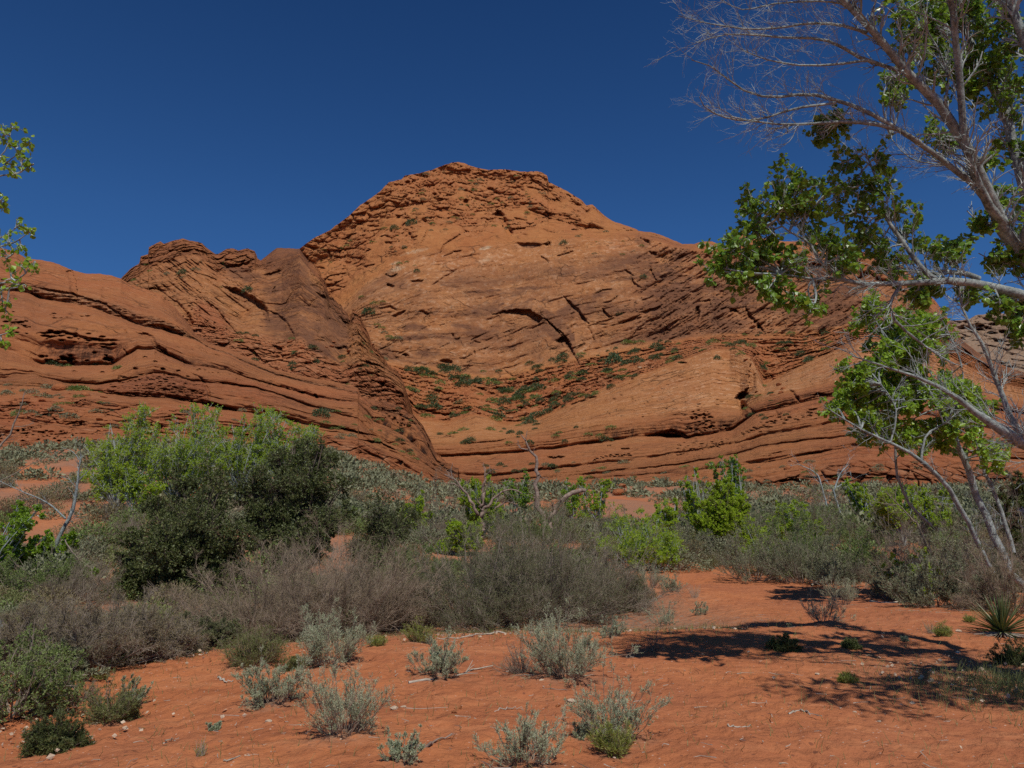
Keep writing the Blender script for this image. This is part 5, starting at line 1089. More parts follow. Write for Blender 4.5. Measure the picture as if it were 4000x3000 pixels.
# --- twigs of the tree beyond the left edge
lt = [[(-420, 1500, 11, 40), (-380, 900, 11, 30), (-300, 500, 11, 20), (-260, 200, 11, 10)],
      [(-330, 760, 10.9, 14), (-120, 715, 10.5, 7), (0, 686, 10.2, 4), (50, 682, 10.1, 3), (95, 663, 10, 2.5), (132, 642, 10, 1.5)], [(-200, 730, 10.6, 8), (-50, 640, 10.3, 4), (20, 590, 10.2, 3), (45, 500, 10.2, 1.5)], [(20, 640, 10.2, 3), (70, 600, 10.1, 2.5), (110, 540, 10, 1.5)],
      [(-370, 1250, 11, 14), (-150, 1150, 10.5, 8), (0, 1108, 10.2, 5), (60, 1098, 10.1, 4), (110, 1060, 10, 3), (135, 1020, 10, 1.5)], [(-100, 1020, 10.4, 6), (0, 965, 10.2, 4), (60, 945, 10.1, 3), (130, 895, 10, 1.5)], [(-80, 960, 10.4, 5), (20, 920, 10.2, 3), (78, 875, 10, 1.5)],
      [(-100, 1350, 10.4, 6), (0, 1310, 10.2, 3), (50, 1295, 10.1, 1.5)], [(-120, 1130, 10.4, 6), (0, 1130, 10.2, 4), (90, 1120, 10.1, 2)], [(-100, 830, 10.4, 6), (-10, 790, 10.2, 3), (15, 770, 10.1, 1.5)]]
lc = [(15, 640, 10.2, 38), (60, 580, 10.1, 38), (45, 500, 10.2, 24), (110, 545, 10, 22), (95, 620, 10, 30), (10, 530, 10.2, 25), (120, 645, 10, 18), (60, 680, 10, 22), (0, 780, 10.2, 20), (5, 815, 10.2, 14),
      (70, 885, 10.1, 24), (115, 905, 10, 16), (30, 945, 10.1, 34), (80, 965, 10.1, 30), (20, 1010, 10.1, 42), (90, 1035, 10, 36), (40, 1070, 10.1, 36), (130, 1040, 10, 18), (10, 1130, 10.1, 28), (80, 1110, 10, 24), (10, 1190, 10.2, 24), (20, 1215, 10.2, 16), (35, 1298, 10.1, 16), (5, 1330, 10.2, 18)]
limb_tree('cottonwood_tree', 'cottonwood beyond the left edge, only a few leafy sprigs of it reaching into view', 'tree', lt, 6, B_COT, M_COT, lc, twig_levels=None, leafsize=.058, nleaf=2, foot_at=gpt(-6.6, 11, .1), cl_twigs=5, cl_sub=2)
# --- leaning cottonwood in the right middle distance
rt = [[(3960, 2260, 21, 15), (3870, 2060, 21, 14), (3810, 1920, 21, 13), (3760, 1780, 20.8, 11), (3700, 1640, 20.6, 10), (3620, 1520, 20.4, 8), (3540, 1420, 20.2, 6), (3450, 1300, 20, 4), (3400, 1220, 20, 2)],
      [(3880, 2240, 20, 9), (3800, 2080, 19.8, 9), (3700, 1900, 19.5, 9), (3600, 1800, 19.2, 8), (3480, 1730, 19, 6), (3350, 1670, 18.8, 4), (3240, 1600, 18.6, 2)],
      [(3640, 2050, 23, 6), (3560, 1980, 22.8, 5), (3500, 1830, 22.5, 5), (3497, 1560, 22.3, 5), (3480, 1400, 22, 4), (3470, 1280, 22, 2)], [(3960, 2160, 22, 8), (3900, 1960, 22, 7), (3830, 1800, 22, 6), (3840, 1640, 22, 4), (3800, 1500, 22, 3)],
      [(3480, 1730, 19, 4), (3500, 1600, 19, 3), (3440, 1500, 19, 2)], [(3600, 1800, 19.2, 5), (3620, 1700, 19.2, 4), (3700, 1650, 19.2, 3)], [(3700, 1640, 20.6, 5), (3760, 1500, 20.5, 4), (3740, 1380, 20.5, 3), (3680, 1250, 20.5, 2)]]
rg = np.random.default_rng(8); rc = []
for (x, y, sx, sy, n) in [(3480, 1290, 110, 90, 16), (3560, 1400, 110, 80, 13), (3400, 1190, 30, 30, 4), (3640, 1300, 70, 60, 7), (3340, 1470, 70, 50, 9), (3420, 1540, 90, 70, 14), (3260, 1600, 60, 50, 7), (3380, 1640, 90, 60, 11), (3560, 1560, 70, 70, 8), (3680, 1540, 70, 60, 8), (3760, 1560, 70, 60, 9), (3640, 1700, 90, 60, 9), (3800, 1640, 70, 50, 7), (3520, 1720, 90, 40, 6), (3900, 1770, 60, 40, 5), (3480, 1410, 50, 50, 5)]:
    for k in range(int(n * 1.5)): rc.append((x + rg.normal() * sx * .5, y + rg.normal() * sy * .5, 20.5 + rg.uniform(-1.5, 1.5), rg.uniform(22, 38)))
limb_tree('cottonwood_tree', 'leaning bright-leaved cottonwood with pale trunks in the right middle distance, under the big limb', 'tree', rt, 9, B_COT, M_COT, rc, twig_levels=((12, 95, 42), (5, 40, 42), (3, 18, 42)), bare_from=.1, leafsize=.085, nleaf=6, cl_twigs=8, cl_sub=3, foot_at=foot(3985, 21))
# --- mid-distance spring-green cottonwoods
def far_tree(px, D, top, bot, hw, label, seed, leafm=M_SPRING, bark=B_WHITE, dens=1.0, holes=.5, lsz=.062, name='cottonwood_tree', trunks=3, lob=None, group=None, nleaf=9, tr=.045):
    rg = np.random.default_rng(seed); L = []
    if lob is None:
        n = int(19 * dens)
        for k in range(n):
            u = rg.uniform(-1, 1); v = rg.random(); x = px + u * hw * (1 - .45 * (v - .5) ** 2); y = top + v * (bot - top) + abs(u) * (bot - top) * .18
            L.append((x, y, rg.uniform(.20, .36) * hw, D))
    else: L = [(x, y, r, D) for x, y, r in lob]
    return crown_tree(name, label, 'tree', foot(px, D), lobes_at(L, rg, .6 * hw * PX * D), seed, bark, leafm, trunks, lsz, nleaf, lw=1.1, tr=tr, shape=LEAF4, twigs=7, sub=6, fill=1.2, twr=.022, group=group, sub2=3)
far_tree(500, 47, 1590, 1850, 170, 'spring-green cottonwood with white trunk, leftmost of those above the live oaks', 71, dens=1.3)
far_tree(720, 50, 1570, 1800, 180, 'spring-green cottonwood second from the left above the live oaks', 72, dens=1.1)
far_tree(960, 53, 1590, 1740, 170, 'spring-green cottonwood third from the left above the live oaks, low and thin', 73, dens=.8)
far_tree(1130, 54, 1575, 1730, 140, 'spring-green cottonwood rising straight above the taller live oak', 74, dens=.8)
far_tree(560, 46, 1800, 1900, 80, 'small bright cottonwood shoot at the foot of the white trunk left of the live oak', 75, dens=.4)
far_tree(1880, 45, 1850, 1990, 90, 'rounded bright-green cottonwood with bare dead arms left of the brown snag', 76, bark=B_COT, dens=.9, lsz=.06)
far_tree(2020, 62, 1820, 1960, 60, 'small green cottonwood behind the brown snag', 77, leafm=M_COT, dens=.5)
far_tree(2225, 60, 1820, 1990, 60, 'narrow green cottonwood behind the leaning dead trunk', 78, leafm=M_COT, dens=.5)
far_tree(2320, 55, 1830, 2060, 70, 'slender green cottonwood right of the leaning dead trunk', 79, dens=.8)
far_tree(1620, 42, 1900, 2080, 80, 'pale green young cottonwood between the low oak and the round cottonwood', 80, dens=.6)
far_tree(1800, 38, 2040, 2130, 90, 'yellow-green young cottonwood just behind the central thicket', 81, dens=.8)
far_tree(2600, 44, 1920, 2080, 60, 'thin pale-green cottonwood sapling left of the full bright cottonwood', 82, dens=.7)
far_tree(2830, 40, 1870, 2060, 125, 'full rounded bright-green cottonwood with dark stems at the far edge of the open sand', 83, bark=B_DARK, dens=1.7, trunks=5)
far_tree(2830, 52, 1760, 1850, 70, 'darker green cottonwood showing above the full rounded one', 84, leafm=M_COT, dens=.6)
far_tree(2710, 46, 1800, 1950, 50, 'thin cottonwood with bare twigs on the left side of the full rounded one', 85, dens=.5)
far_tree(3480, 42, 1890, 2000, 110, 'fresh green low cottonwood under the leaning cottonwood', 86, dens=.9)
far_tree(3350, 50, 1860, 1930, 60, 'small fresh green tree beyond the dark shrubs on the right', 87, dens=.5)
far_tree(3120, 36, 1960, 2080, 90, 'fresh yellow-green young tree rising out of the bush belt', 92, dens=.7)
far_tree(2980, 40, 1990, 2100, 70, 'small yellow-green young tree at the left end of the bush belt', 93, dens=.5)
far_tree(3620, 44, 1850, 2000, 90, 'pale green young tree behind the leaning cottonwood stems', 94, dens=.6)
far_tree(60, 26, 1950, 2250, 130, 'yellow-green young cottonwood at the left edge beside the pale-trunked tree', 88, leafm=M_COT, dens=.9, lsz=.06)
far_tree(230, 27, 2000, 2230, 80, 'thin young cottonwood in front of the pale-trunked tree', 89, leafm=M_COT, dens=.5, lsz=.06)
far_tree(330, 25, 2210, 2300, 60, 'low green cottonwood sprout right of the pale trunk', 90, leafm=M_COT, dens=.4, lsz=.055)
far_tree(3960, 30, 1800, 2060, 90, 'dark juniper-like tree at the right edge behind the leaning cottonwood', 91, leafm=M_OAK, bark=B_DARK, dens=1.2, lsz=.07, name='juniper_tree')
# pale-trunked tree and bare trees
def Z5(pts): return zc('5', pts)
limb_tree('bare_tree', 'half-bare tree with a crooked pale trunk on the left, rising from the grey thicket', 'tree',
   [[(x, y, 27, r) for (x, y), r in zip(Z5([(300, 1250), (330, 1050), (350, 980), (400, 870), (440, 800), (465, 700), (480, 600), (490, 500), (500, 430)]), [13, 12, 12, 11, 10, 9, 7, 5, 3])],
    [(x, y, 26.8, r) for (x, y), r in zip(Z5([(405, 830), (330, 760), (250, 710), (150, 670), (0, 600)]), [6, 5, 4, 3, 2])], [(x, y, 27, r) for (x, y), r in zip(Z5([(500, 480), (450, 420), (380, 390)]), [3, 2, 1])], [(x, y, 27, r) for (x, y), r in zip(Z5([(480, 600), (560, 520), (600, 470)]), [3, 2, 1])]],
   21, B_COT, M_COT, (), twig_levels=((10, 70, 42), (5, 34, 40)), foot_at=foot(185, 27))
limb_tree('bare_tree', 'bare white-twigged tree at the far left edge, in front of the red ledges', 'tree',
   [[(x, y, 34, r) for (x, y), r in zip(Z5([(-60, 480), (0, 380), (60, 320), (90, 230), (120, 170), (140, 100), (150, 50)]), [7, 6, 6, 5, 4, 3, 2])], [(x, y, 34, r) for (x, y), r in zip(Z5([(95, 265), (150, 260), (210, 240)]), [3, 2, 1])], [(x, y, 33, r) for (x, y), r in zip(Z5([(-60, 620), (60, 570), (200, 490), (340, 435)]), [4, 3, 2, 1])]],
   22, B_GREY, M_COT, (), twig_levels=((9, 60, 42), (5, 30, 40)), foot_at=foot(-140, 34))
limb_tree('dead_branch', 'pale broken limb slanting down to the right of the crooked pale trunk', 'branch', [[(x, y, 26, r) for (x, y), r in zip(Z5([(400, 960), (440, 1030), (500, 1090), (560, 1140), (630, 1230)]), [4, 5, 6, 5, 4])]], 23, B_GREY, M_COT, (), twig_levels=((6, 40, 42), (3, 18, 40)))
def Z6(pts): return zc('6', pts)
def l6(pts, rs, D): return [(x, y, D, r) for (x, y), r in zip(Z6(pts), rs)]
limb_tree('dead_snag', 'tall brown dead snag with a forked crooked top in the centre', 'dead tree',
   [l6([(1305, 775), (1270, 690), (1258, 600), (1262, 500), (1255, 430), (1250, 370), (1215, 330), (1190, 270), (1160, 230)], [14, 13, 11, 10, 9, 7, 6, 4, 2], 42), l6([(1215, 330), (1160, 315), (1135, 285)], [4, 3, 2], 42), l6([(1258, 480), (1285, 492)], [5, 4], 42), l6([(1190, 270), (1195, 235), (1200, 210)], [3, 2, 1], 42)],
   24, B_SNAG, M_COT, (), twig_levels=((5, 36, 45), (4, 18, 40)), foot_at=foot(2128, 42))
limb_tree('dead_tree', 'thick grey dead trunk leaning to the right beside the brown snag', 'dead tree',
   [l6([(1330, 770), (1380, 690), (1430, 630), (1490, 590), (1560, 585)], [13, 12, 12, 12, 9], 43), l6([(1490, 600), (1510, 570)], [6, 3], 43)], 25, B_SNAG, M_COT, (), twig_levels=((5, 40, 45), (4, 20, 40)), foot_at=foot(2142, 43))
limb_tree('dead_tree', 'bare grey forked tree whose dead arms curve out of the rounded cottonwood', 'dead tree',
   [l6([(925, 780), (920, 680), (930, 560), (935, 490)], [12, 11, 8, 5], 44), l6([(900, 740), (850, 640), (800, 570), (750, 510), (690, 480)], [9, 7, 6, 4, 2], 44), l6([(735, 500), (730, 450), (740, 410)], [3, 2, 1], 44), l6([(925, 700), (980, 640), (1040, 590), (1100, 570), (1170, 600)], [8, 7, 5, 4, 2], 44), l6([(1000, 700), (1060, 650), (1120, 660), (1160, 690)], [5, 4, 3, 2], 44), l6([(800, 570), (750, 540), (690, 530)], [4, 3, 1], 44)],
   26, B_SNAG, M_COT, (), twig_levels=((9, 55, 42), (5, 28, 40)), foot_at=foot(1884, 44))
def Z7(pts): return zc('7', pts)
def l7(pts, rs, D): return [(x, y, D, r) for (x, y), r in zip(Z7(pts), rs)]
limb_tree('dead_tree', 'white bare tree leaning left above the dark shrubs on the right', 'dead tree', [l7([(970, 420), (940, 330), (890, 290), (820, 260)], [4, 4, 3, 1.5], 55)], 27, B_WHITE, M_COT, (), twig_levels=((14, 60, 36), (6, 30, 40)), foot_at=foot(3214, 55))
limb_tree('dead_tree', 'upright white bare tree beside the left-leaning one', 'dead tree', [l7([(1040, 430), (1060, 360), (1090, 300), (1130, 260)], [4, 4, 3, 1.5], 54), l7([(1060, 400), (1120, 360), (1150, 340)], [3, 2, 1], 54)], 28, B_WHITE, M_COT, (), twig_levels=((12, 55, 36), (6, 30, 40)), foot_at=foot(3256, 54))
limb_tree('dead_tree', 'bare twiggy tree in the gap under the leaning cottonwood', 'dead tree', [l7([(1560, 640), (1470, 540), (1400, 470), (1350, 420)], [5, 4, 3, 2], 33), l7([(1440, 510), (1340, 500), (1250, 480)], [3, 2, 1], 33), l7([(1420, 480), (1420, 420), (1440, 380)], [3, 2, 1], 33)], 29, B_GREY, M_COT, (), twig_levels=((12, 70, 38), (6, 34, 40)), foot_at=foot(3600, 33))
# mid-distance bushes on the right and in the middle, each its own
MB_ = [
 (2375, 2100, 65, 110, 'greenthicket', 'dark rounded bush behind the right end of the central thicket', 36, .7), (2490, 2140, 115, 150, 'bright', 'bright yellow-green bush behind the right end of the central thicket', 34, 1.0), (2560, 2150, 70, 110, 'bright', 'pale yellow-green sapling bush right of the bright one', 33, .5),
 (2940, 2200, 105, 120, 'sagebig', 'grey-brown sagebrush at the left end of the bush belt beyond the open sand', 29, .9), (3000, 2150, 80, 120, 'bright', 'fresh green bush behind the grey-brown sagebrush of the bush belt', 33, .5), (3060, 2160, 110, 130, 'leafy', 'broad mid-green bush of the bush belt beyond the sand', 31, .9),
 (3140, 2195, 120, 120, 'sagebig', 'silvery sweeping sagebrush in the front of the bush belt', 28, 1.0), (3240, 2120, 120, 150, 'leafy', 'tallest green bush of the bush belt beyond the sand', 32, 1.1), (3240, 2190, 80, 80, 'sagebig', 'low silvery sagebrush between its larger neighbours in the bush belt', 27, .7), (3340, 2175, 80, 130, 'leafy', 'grey-green bush at the right end of the bush belt', 28, .8),
 (3160, 2010, 110, 120, 'greenthicket', 'dark brownish shrub behind the bush belt under the white bare trees', 44, .9), (3010, 2050, 90, 90, 'greenthicket', 'olive shrub behind the bush belt, right of the full cottonwood', 44, .7), (3060, 2020, 70, 60, 'leafy', 'low dull-green shrub behind the bush belt', 46, .5), (3300, 2030, 90, 80, 'leafy', 'green shrub behind the tallest bush of the bush belt', 43, .6),
 (3500, 2110, 105, 170, 'thicket', 'grey-brown twiggy shrub under the leaning cottonwood', 27, .8), (3560, 2190, 75, 120, 'bright', 'green and gold shrub at the foot of the leaning cottonwood', 22, .5), (3480, 2170, 70, 70, 'sagebig', 'small grey-green sagebrush before the twiggy shrub under the leaning cottonwood', 22, .6),
 (3640, 2230, 120, 130, 'sagebig', 'dark grey-green sagebrush behind the long fallen log', 18.5, .9), (3780, 2225, 110, 130, 'sagebig', 'grey-green sagebrush against the leaning trunks, behind the log', 18, .8), (3700, 2120, 150, 190, 'thicket', 'tall tangle of grey twigs at the foot of the leaning cottonwood', 24, .9), (3880, 2110, 130, 230, 'thicket', 'grey twig thicket between the trunks at the right edge', 25, .8),
 (3930, 2230, 110, 150, 'thicket', 'brown twiggy bush at the right edge above the yucca', 16.5, .8), (3985, 2060, 90, 230, 'greenthicket', 'dark green shrub high on the right edge behind the trunks', 23, .8),
 (2700, 2150, 70, 60, 'sagebig', 'grey sagebrush under the stems of the full cottonwood', 37, .6), (2640, 2120, 80, 60, 'sagebig', 'grey-green sagebrush left of the full cottonwood', 38, .6), (2770, 2150, 60, 50, 'sagebig', 'low sagebrush right under the full cottonwood', 36, .5), (2860, 2140, 60, 50, 'sagebig', 'low sagebrush on the right foot of the full cottonwood', 36, .5),
 (1560, 2200, 90, 130, 'leafy', 'green shrub in the gap between the low oak and the central thicket', 26, .6), (1680, 2170, 90, 130, 'leafy', 'grey-green shrub left of the central thicket top', 28, .6), (1400, 2260, 90, 120, 'greenthicket', 'dark shrub under the low live oak', 24, .6),
 (1700, 2010, 90, 120, 'thicket', 'grey bare shrub left of the round cottonwood', 42, .6), (2060, 2080, 90, 60, 'leafy', 'low green shrub at the foot of the snag', 40, .5), (2440, 2030, 60, 70, 'leafy', 'dull green shrub on the slope above the bright bush', 46, .4),
 (640, 1960, 110, 110, 'thicket', 'grey bare shrub at the left shoulder of the broad live oak', 36, .6), (300, 2330, 110, 130, 'thicket', 'grey twiggy shrub at the foot of the crooked pale trunk', 23, .6), (100, 2330, 120, 180, 'leafy', 'green-grey shrub behind the left thicket at the left edge', 23, .7), (440, 1990, 80, 90, 'thicket', 'dark round twiggy shrub on the slope left of the live oak', 38, .5),
]
for i, (x, y, a, b_, kd, lb, D, dn) in enumerate(MB_): big_bush(x, y, a * 1.05, b_ * (1.3 if x > 2900 and kd in ('leafy', 'bright') else 1.08), kd, {'bright': 'willow_shrub', 'sagebig': 'sagebrush', 'leafy': 'desert_shrub'}.get(kd, 'thicket_shrub'), lb, 'bush', 500 + i, D=D, dens=dn * .8)
print('trees', round(time.time() - T0, 1))
# ================================================================== hillside bushes, junipers, boulders
rg = np.random.default_rng(33)
def far_bush_meshes(n, mat_leaf, mat_stem, seed, size=1.0, nleaf=150, lsz=.16, flat=.75, stems=10, lw=.8, lowmat=None, sr=.012):
    out = []
    for k in range(n):
        r = np.random.default_rng(seed + k); N = nleaf; v = unit(r.normal(size=(N, 3))); v[:, 2] = np.abs(v[:, 2]); rad = r.uniform(.45, 1.0, N) ** .7
        lump = 1 + .35 * fbm(v * 1.6 + k * 7.7, 2); o = v * (rad * lump)[:, None] * np.array([1, 1, flat]) * .5 * size
        V, F = leaves(o, unit(v + .5 * r.normal(size=v.shape)), lsz, r, LEAF4, width=lw)
        az = r.uniform(0, 6.28, stems); e = np.stack([np.cos(az) * .4, np.sin(az) * .4, np.full(stems, .34)], 1) * size * r.uniform(.3, 1.05, (stems, 1)) + r.normal(size=(stems, 3)) * .06; P = np.stack([e * 0 - [0, 0, .05], e * .5 + r.normal(size=e.shape) * .04, e], 1)
        V2, F2 = tubes(P, radii(stems, 3, sr if stems < 30 else sr * .35, sr * .15), 3)
        V = np.concatenate([V, V2]); me = mesh_obj('far_bush', V, [F, F2 + N * 4], [mat_leaf, mat_stem], fmat=np.concatenate([np.zeros(len(F)), np.ones(len(F2))]), link=False)
        out.append((me.data, V, F, F2 + N * 4)); bpy.data.objects.remove(me)
    return out
SG = far_bush_meshes(6, M_SAGEF, B_GREY, 900, nleaf=420, lsz=.09, flat=.85)
BR = far_bush_meshes(4, leaf_mat('dry_brush', (0.17, 0.125, 0.085), (0.27, 0.21, 0.14), (0.36, 0.30, 0.18), trans=.05, rough=.9, scale=.6), B_GREY2, 930, nleaf=340, lsz=.09)
JN = far_bush_meshes(6, M_JUN, B_DARK, 960, nleaf=480, lsz=.11, flat=1.0)
GB = far_bush_meshes(4, M_GRN, B_GREY, 990, nleaf=380, lsz=.10, flat=.7)
def inst(name, data, loc, sc, rz, label, cat, group):
    o = bpy.data.objects.new(name, data); C.objects.link(o); o.location = loc; o.scale = sc; o.rotation_euler = (0, 0, rz); tag(o, label, cat, group); return o
# --- the slope between the valley floor and the cliffs
pts = []
tries = 0
while len(pts) < 3300 and tries < 90000:
    tries += 1
    D = rg.uniform(44, 134); px = rg.uniform(-60, 4060); X = rays(px, 1500)[0] * D
    dens = (.38 + 1.3 * perlin(np.array([X / 17, D / 17, 3.3])) + (.25 if px > 1900 else .05)) * (1 - .35 * float(smooth(88, 118, D)))
    if rg.random() > dens: continue
    pts.append((D, X, min(rg.gamma(3.2, .36) + .35, 3.2) * (1.1 if px > 1900 else .9), rg.random()))
pts.sort(key=lambda q: -q[2] / q[0])
sG = ('small rounded sagebrush on the red slope below the cliffs', 'sagebrush dotting the slope below the cliffs')
sB = ('small straw-brown brush on the red slope below the cliffs', 'dry brush dotting the slope below the cliffs')
ns = nb = 0; rest = []
for D, X, s_, q in pts:
    z0 = float(ground_z(X, D))
    if q < .74 and ns < 150:
        ns += 1; inst('sagebrush', (SG if rg.random() < .8 else GB)[rg.integers(4)][0], (X, D, z0), (s_, s_, s_ * rg.uniform(.7, 1.1)), rg.uniform(0, 6.28), sG[0], 'bush', sG[1])
    elif q >= .74 and nb < 90:
        nb += 1; inst('dry_brush', BR[rg.integers(4)][0], (X, D, z0), (s_, s_, s_ * rg.uniform(.6, .9)), rg.uniform(0, 6.28), sB[0], 'bush', sB[1])
    else: rest.append((X, D, z0, s_, q))
Vs, Fs, n0 = [], [], 0
for X, D, z0, s_, q in rest:
    d_, V, F, F2 = (SG if q < .74 else BR)[rg.integers(4)]; a = rg.uniform(0, 6.28); ca, sa = math.cos(a), math.sin(a); V = V[:len(F) * 4].reshape(-1, 4, 3)[::4].reshape(-1, 3)
    W_ = np.stack([V[:, 0] * ca - V[:, 1] * sa, V[:, 0] * sa + V[:, 1] * ca, V[:, 2]], 1) * s_ + [X, D, z0]; c4 = W_.reshape(-1, 4, 3); c4 = c4.mean(1, keepdims=True) + (c4 - c4.mean(1, keepdims=True)) * 1.7; W_ = c4.reshape(-1, 3); Vs.append(W_); Fs.append(np.arange(len(W_)).reshape(-1, 4) + n0); n0 += len(W_)
us = mesh_obj('undergrowth', np.concatenate(Vs), np.concatenate(Fs), M_SAGEF); tag(us, 'grey-green low scrub spread over the slope below the cliffs', 'scrub', kind='stuff')
# --- the scrub of the valley floor, between the near thickets and the slope
MIDM = far_bush_meshes(4, M_GRN, B_GREY, 1100, nleaf=2200, lsz=.038, flat=.8, stems=90) + far_bush_meshes(4, M_SAGEF, B_GREY, 1120, nleaf=2400, lsz=.036, flat=.75, stems=90) + far_bush_meshes(4, M_BUD, B_GREY, 1140, nleaf=2000, lsz=.03, flat=.75, stems=90) + far_bush_meshes(3, M_OLIVE, B_GREY, 1160, nleaf=2200, lsz=.036, flat=.8, stems=90)
k = 0; tries = 0
while k < 330 and tries < 9000:
    tries += 1; px = rg.uniform(-80, 4080); D = rg.uniform(15.5 if px < 1750 else 23, 62); X = rays(px, 1500)[0] * D
    if 2330 < px < 3420 and D < (33 + (px - 2330) * .0 if px < 2800 else 29): continue
    if D < 27 and px > 3000: continue
    if rg.random() > .62 + .8 * perlin(np.array([X / 7, D / 7, 9.1])): continue
    k += 1; s_ = min(rg.gamma(4, .42) + .4, 3.0 if D > 23 else 1.7); m_ = rg.choice([0, 1, 1, 2, 2, 3]); j = int(m_ * 4 + rg.integers(3))
    nm = ['desert_shrub', 'sagebrush', 'bitterbrush', 'rabbitbrush'][m_]; lb = ['green shrub of the valley floor behind the near thickets', 'silver-grey sagebrush of the valley floor behind the near thickets', 'brown twiggy brush of the valley floor behind the near thickets', 'olive-green bush of the valley floor behind the near thickets'][m_]
    inst(nm, MIDM[j][0], (X, D, float(ground_z(X, D))), (s_, s_, s_ * rg.uniform(.65, 1.25)), rg.uniform(0, 6.28), lb, 'bush', ['green shrubs', 'sagebrush', 'twiggy brush', 'olive bushes'][m_] + ' filling the valley floor')
# --- junipers and bushes growing on the rock
named = [(PK, 2400, 1402, 34, 'round dark juniper standing at the foot of the long black arch crack'), (PK, 2455, 1408, 0, ''), (PK, 3050, 1395, 0, ''), (PK, 2977, 1432, 17, 'dark juniper in the gully between the striped slabs'), (PK, 2802, 1395, 14, 'thin upright juniper on the crest of the striped slab'),
         (PK, 1865, 1485, 20, 'dark juniper patch at the foot of the great wall'), (PK, 2070, 1640, 26, 'large dark juniper above the long red bench'), (PK, 2030, 1690, 14, 'small dark juniper just below the large one above the bench'), (PK, 1607, 868, 22, 'grey-green bush clump on the left flank of the peak'), (PK, 1540, 886, 17, 'dark bush left of the grey-green clump on the left flank of the peak'),
         (PK, 1630, 1056, 12, 'lone dark bush in the middle of the peak face'), (PK, 1440, 1215, 24, 'bush at the upper end of the cleft between ridge and peak'), (PK, 2202, 945, 16, 'bush on the small ledge right of the summit cave'), (PK, 2515, 1080, 16, 'bush on the slanting ledges right of the wall'), (PK, 2420, 1222, 16, 'bush above the diagonal cracks right of the long black arch'),
         (SL, 1255, 1612, 30, 'dark upright juniper on the left slickrock above the tall live oak'), (RG, 713, 1063, 17, 'bush below the rocky knob on the left ridge'), (RG, 823, 962, 9, 'tiny tree on the skyline right of the rocky knob'), (RG, 967, 1130, 20, 'pale bush on the dark shelf of the left ridge'), (RG, 1142, 1420, 17, 'dark bush at the foot of the ridge above the slickrock'), (RG, 1232, 1410, 14, 'small upright juniper right of the dark bush at the ridge foot')]
for H, px, py, r, lb in named:
    if not r: continue
    p = H.point(px, py + r * .4)
    if p is None: continue
    s_ = 2.3 * r * PX * p[1]; inst('juniper', JN[rg.integers(6)][0], (p[0], p[1], p[2] - .1 * s_), (s_, s_, s_ * 1.1), rg.uniform(0, 6), lb, 'bush', None)
zones = [  # hill, x0,x1,y0,y1,n,size px, kind, label, group
 (PK, 1530, 2200, 1400, 1660, 190, 16, 'J', 'dark green bush on the rubble terrace at the foot of the great wall', 'bushes on the rubble terrace below the great wall'),
 (PK, 2150, 2900, 1330, 1590, 230, 13, 'J', 'dark green bush among the broken ledges right of the black arch crack', 'bushes on the ledges right of the black arch crack'),
 (PK, 2780, 3350, 1290, 1450, 80, 12, 'J', 'green bush on the shelf above the striped slabs', 'bushes on the shelf above the striped slabs'),
 (PK, 1700, 2420, 1655, 1730, 26, 15, 'J', 'dark green bush lining the top of the long red bench', 'bushes along the top of the long red bench'),
 (PK, 1750, 2300, 1800, 1850, 8, 12, 'J', 'dark bush under the long red bench', 'bushes under the long red bench'),
 (PK, 2880, 3080, 1440, 1640, 12, 12, 'J', 'dark bush in the boulder gully between the slabs', 'bushes in the boulder gully'),
 (PK, 1640, 2130, 660, 900, 62, 8, 'S', 'tiny grey-green bush on the rubble below the summit', 'bushes on the summit rubble'),
 (PK, 1250, 1650, 800, 1080, 30, 8, 'S', 'tiny bush on the left flank of the peak', 'bushes on the left flank of the peak'),
 (PK, 2120, 2750, 700, 1000, 18, 7, 'S', 'tiny bush on the right shoulder of the peak', 'bushes on the right shoulder of the peak'),
 (PK, 1400, 1560, 1130, 1440, 14, 11, 'S', 'bush in the cleft between the left ridge and the peak', 'bushes in the cleft left of the peak'),
 (RG, 520, 900, 1010, 1120, 14, 10, 'S', 'bush below the knob of the left ridge', 'bushes below the rocky knob'),
 (RG, 880, 1550, 1290, 1500, 26, 12, 'J', 'dark bush on the broken foot of the left ridge', 'bushes along the broken foot of the left ridge'),
 (SL, 120, 480, 1415, 1440, 9, 16, 'J', 'dark bush at the foot of the streaked alcove wall', 'bushes under the streaked alcove wall'),
 (SL, 0, 420, 1500, 1640, 34, 19, 'G', 'grey-green bush on the stepped ledges at the lower left', 'bushes on the stepped ledges at the lower left'),
 (SL, 420, 1500, 1600, 1780, 40, 14, 'G', 'grey-green bush at the foot of the left slickrock', 'bushes at the foot of the left slickrock'),
 (SL, 1300, 1760, 1560, 1800, 26, 12, 'J', 'dark bush near the tip of the left slickrock', 'bushes near the tip of the left slickrock'),
 (PK, 2000, 3600, 1800, 1900, 60, 14, 'G', 'grey-green bush at the foot of the right slabs', 'bushes at the foot of the right slabs'),
 (MS, 3720, 4100, 1250, 1400, 22, 4, 'S', 'tiny dark bush on the distant grey mesa', 'bushes on the distant grey mesa'),
]
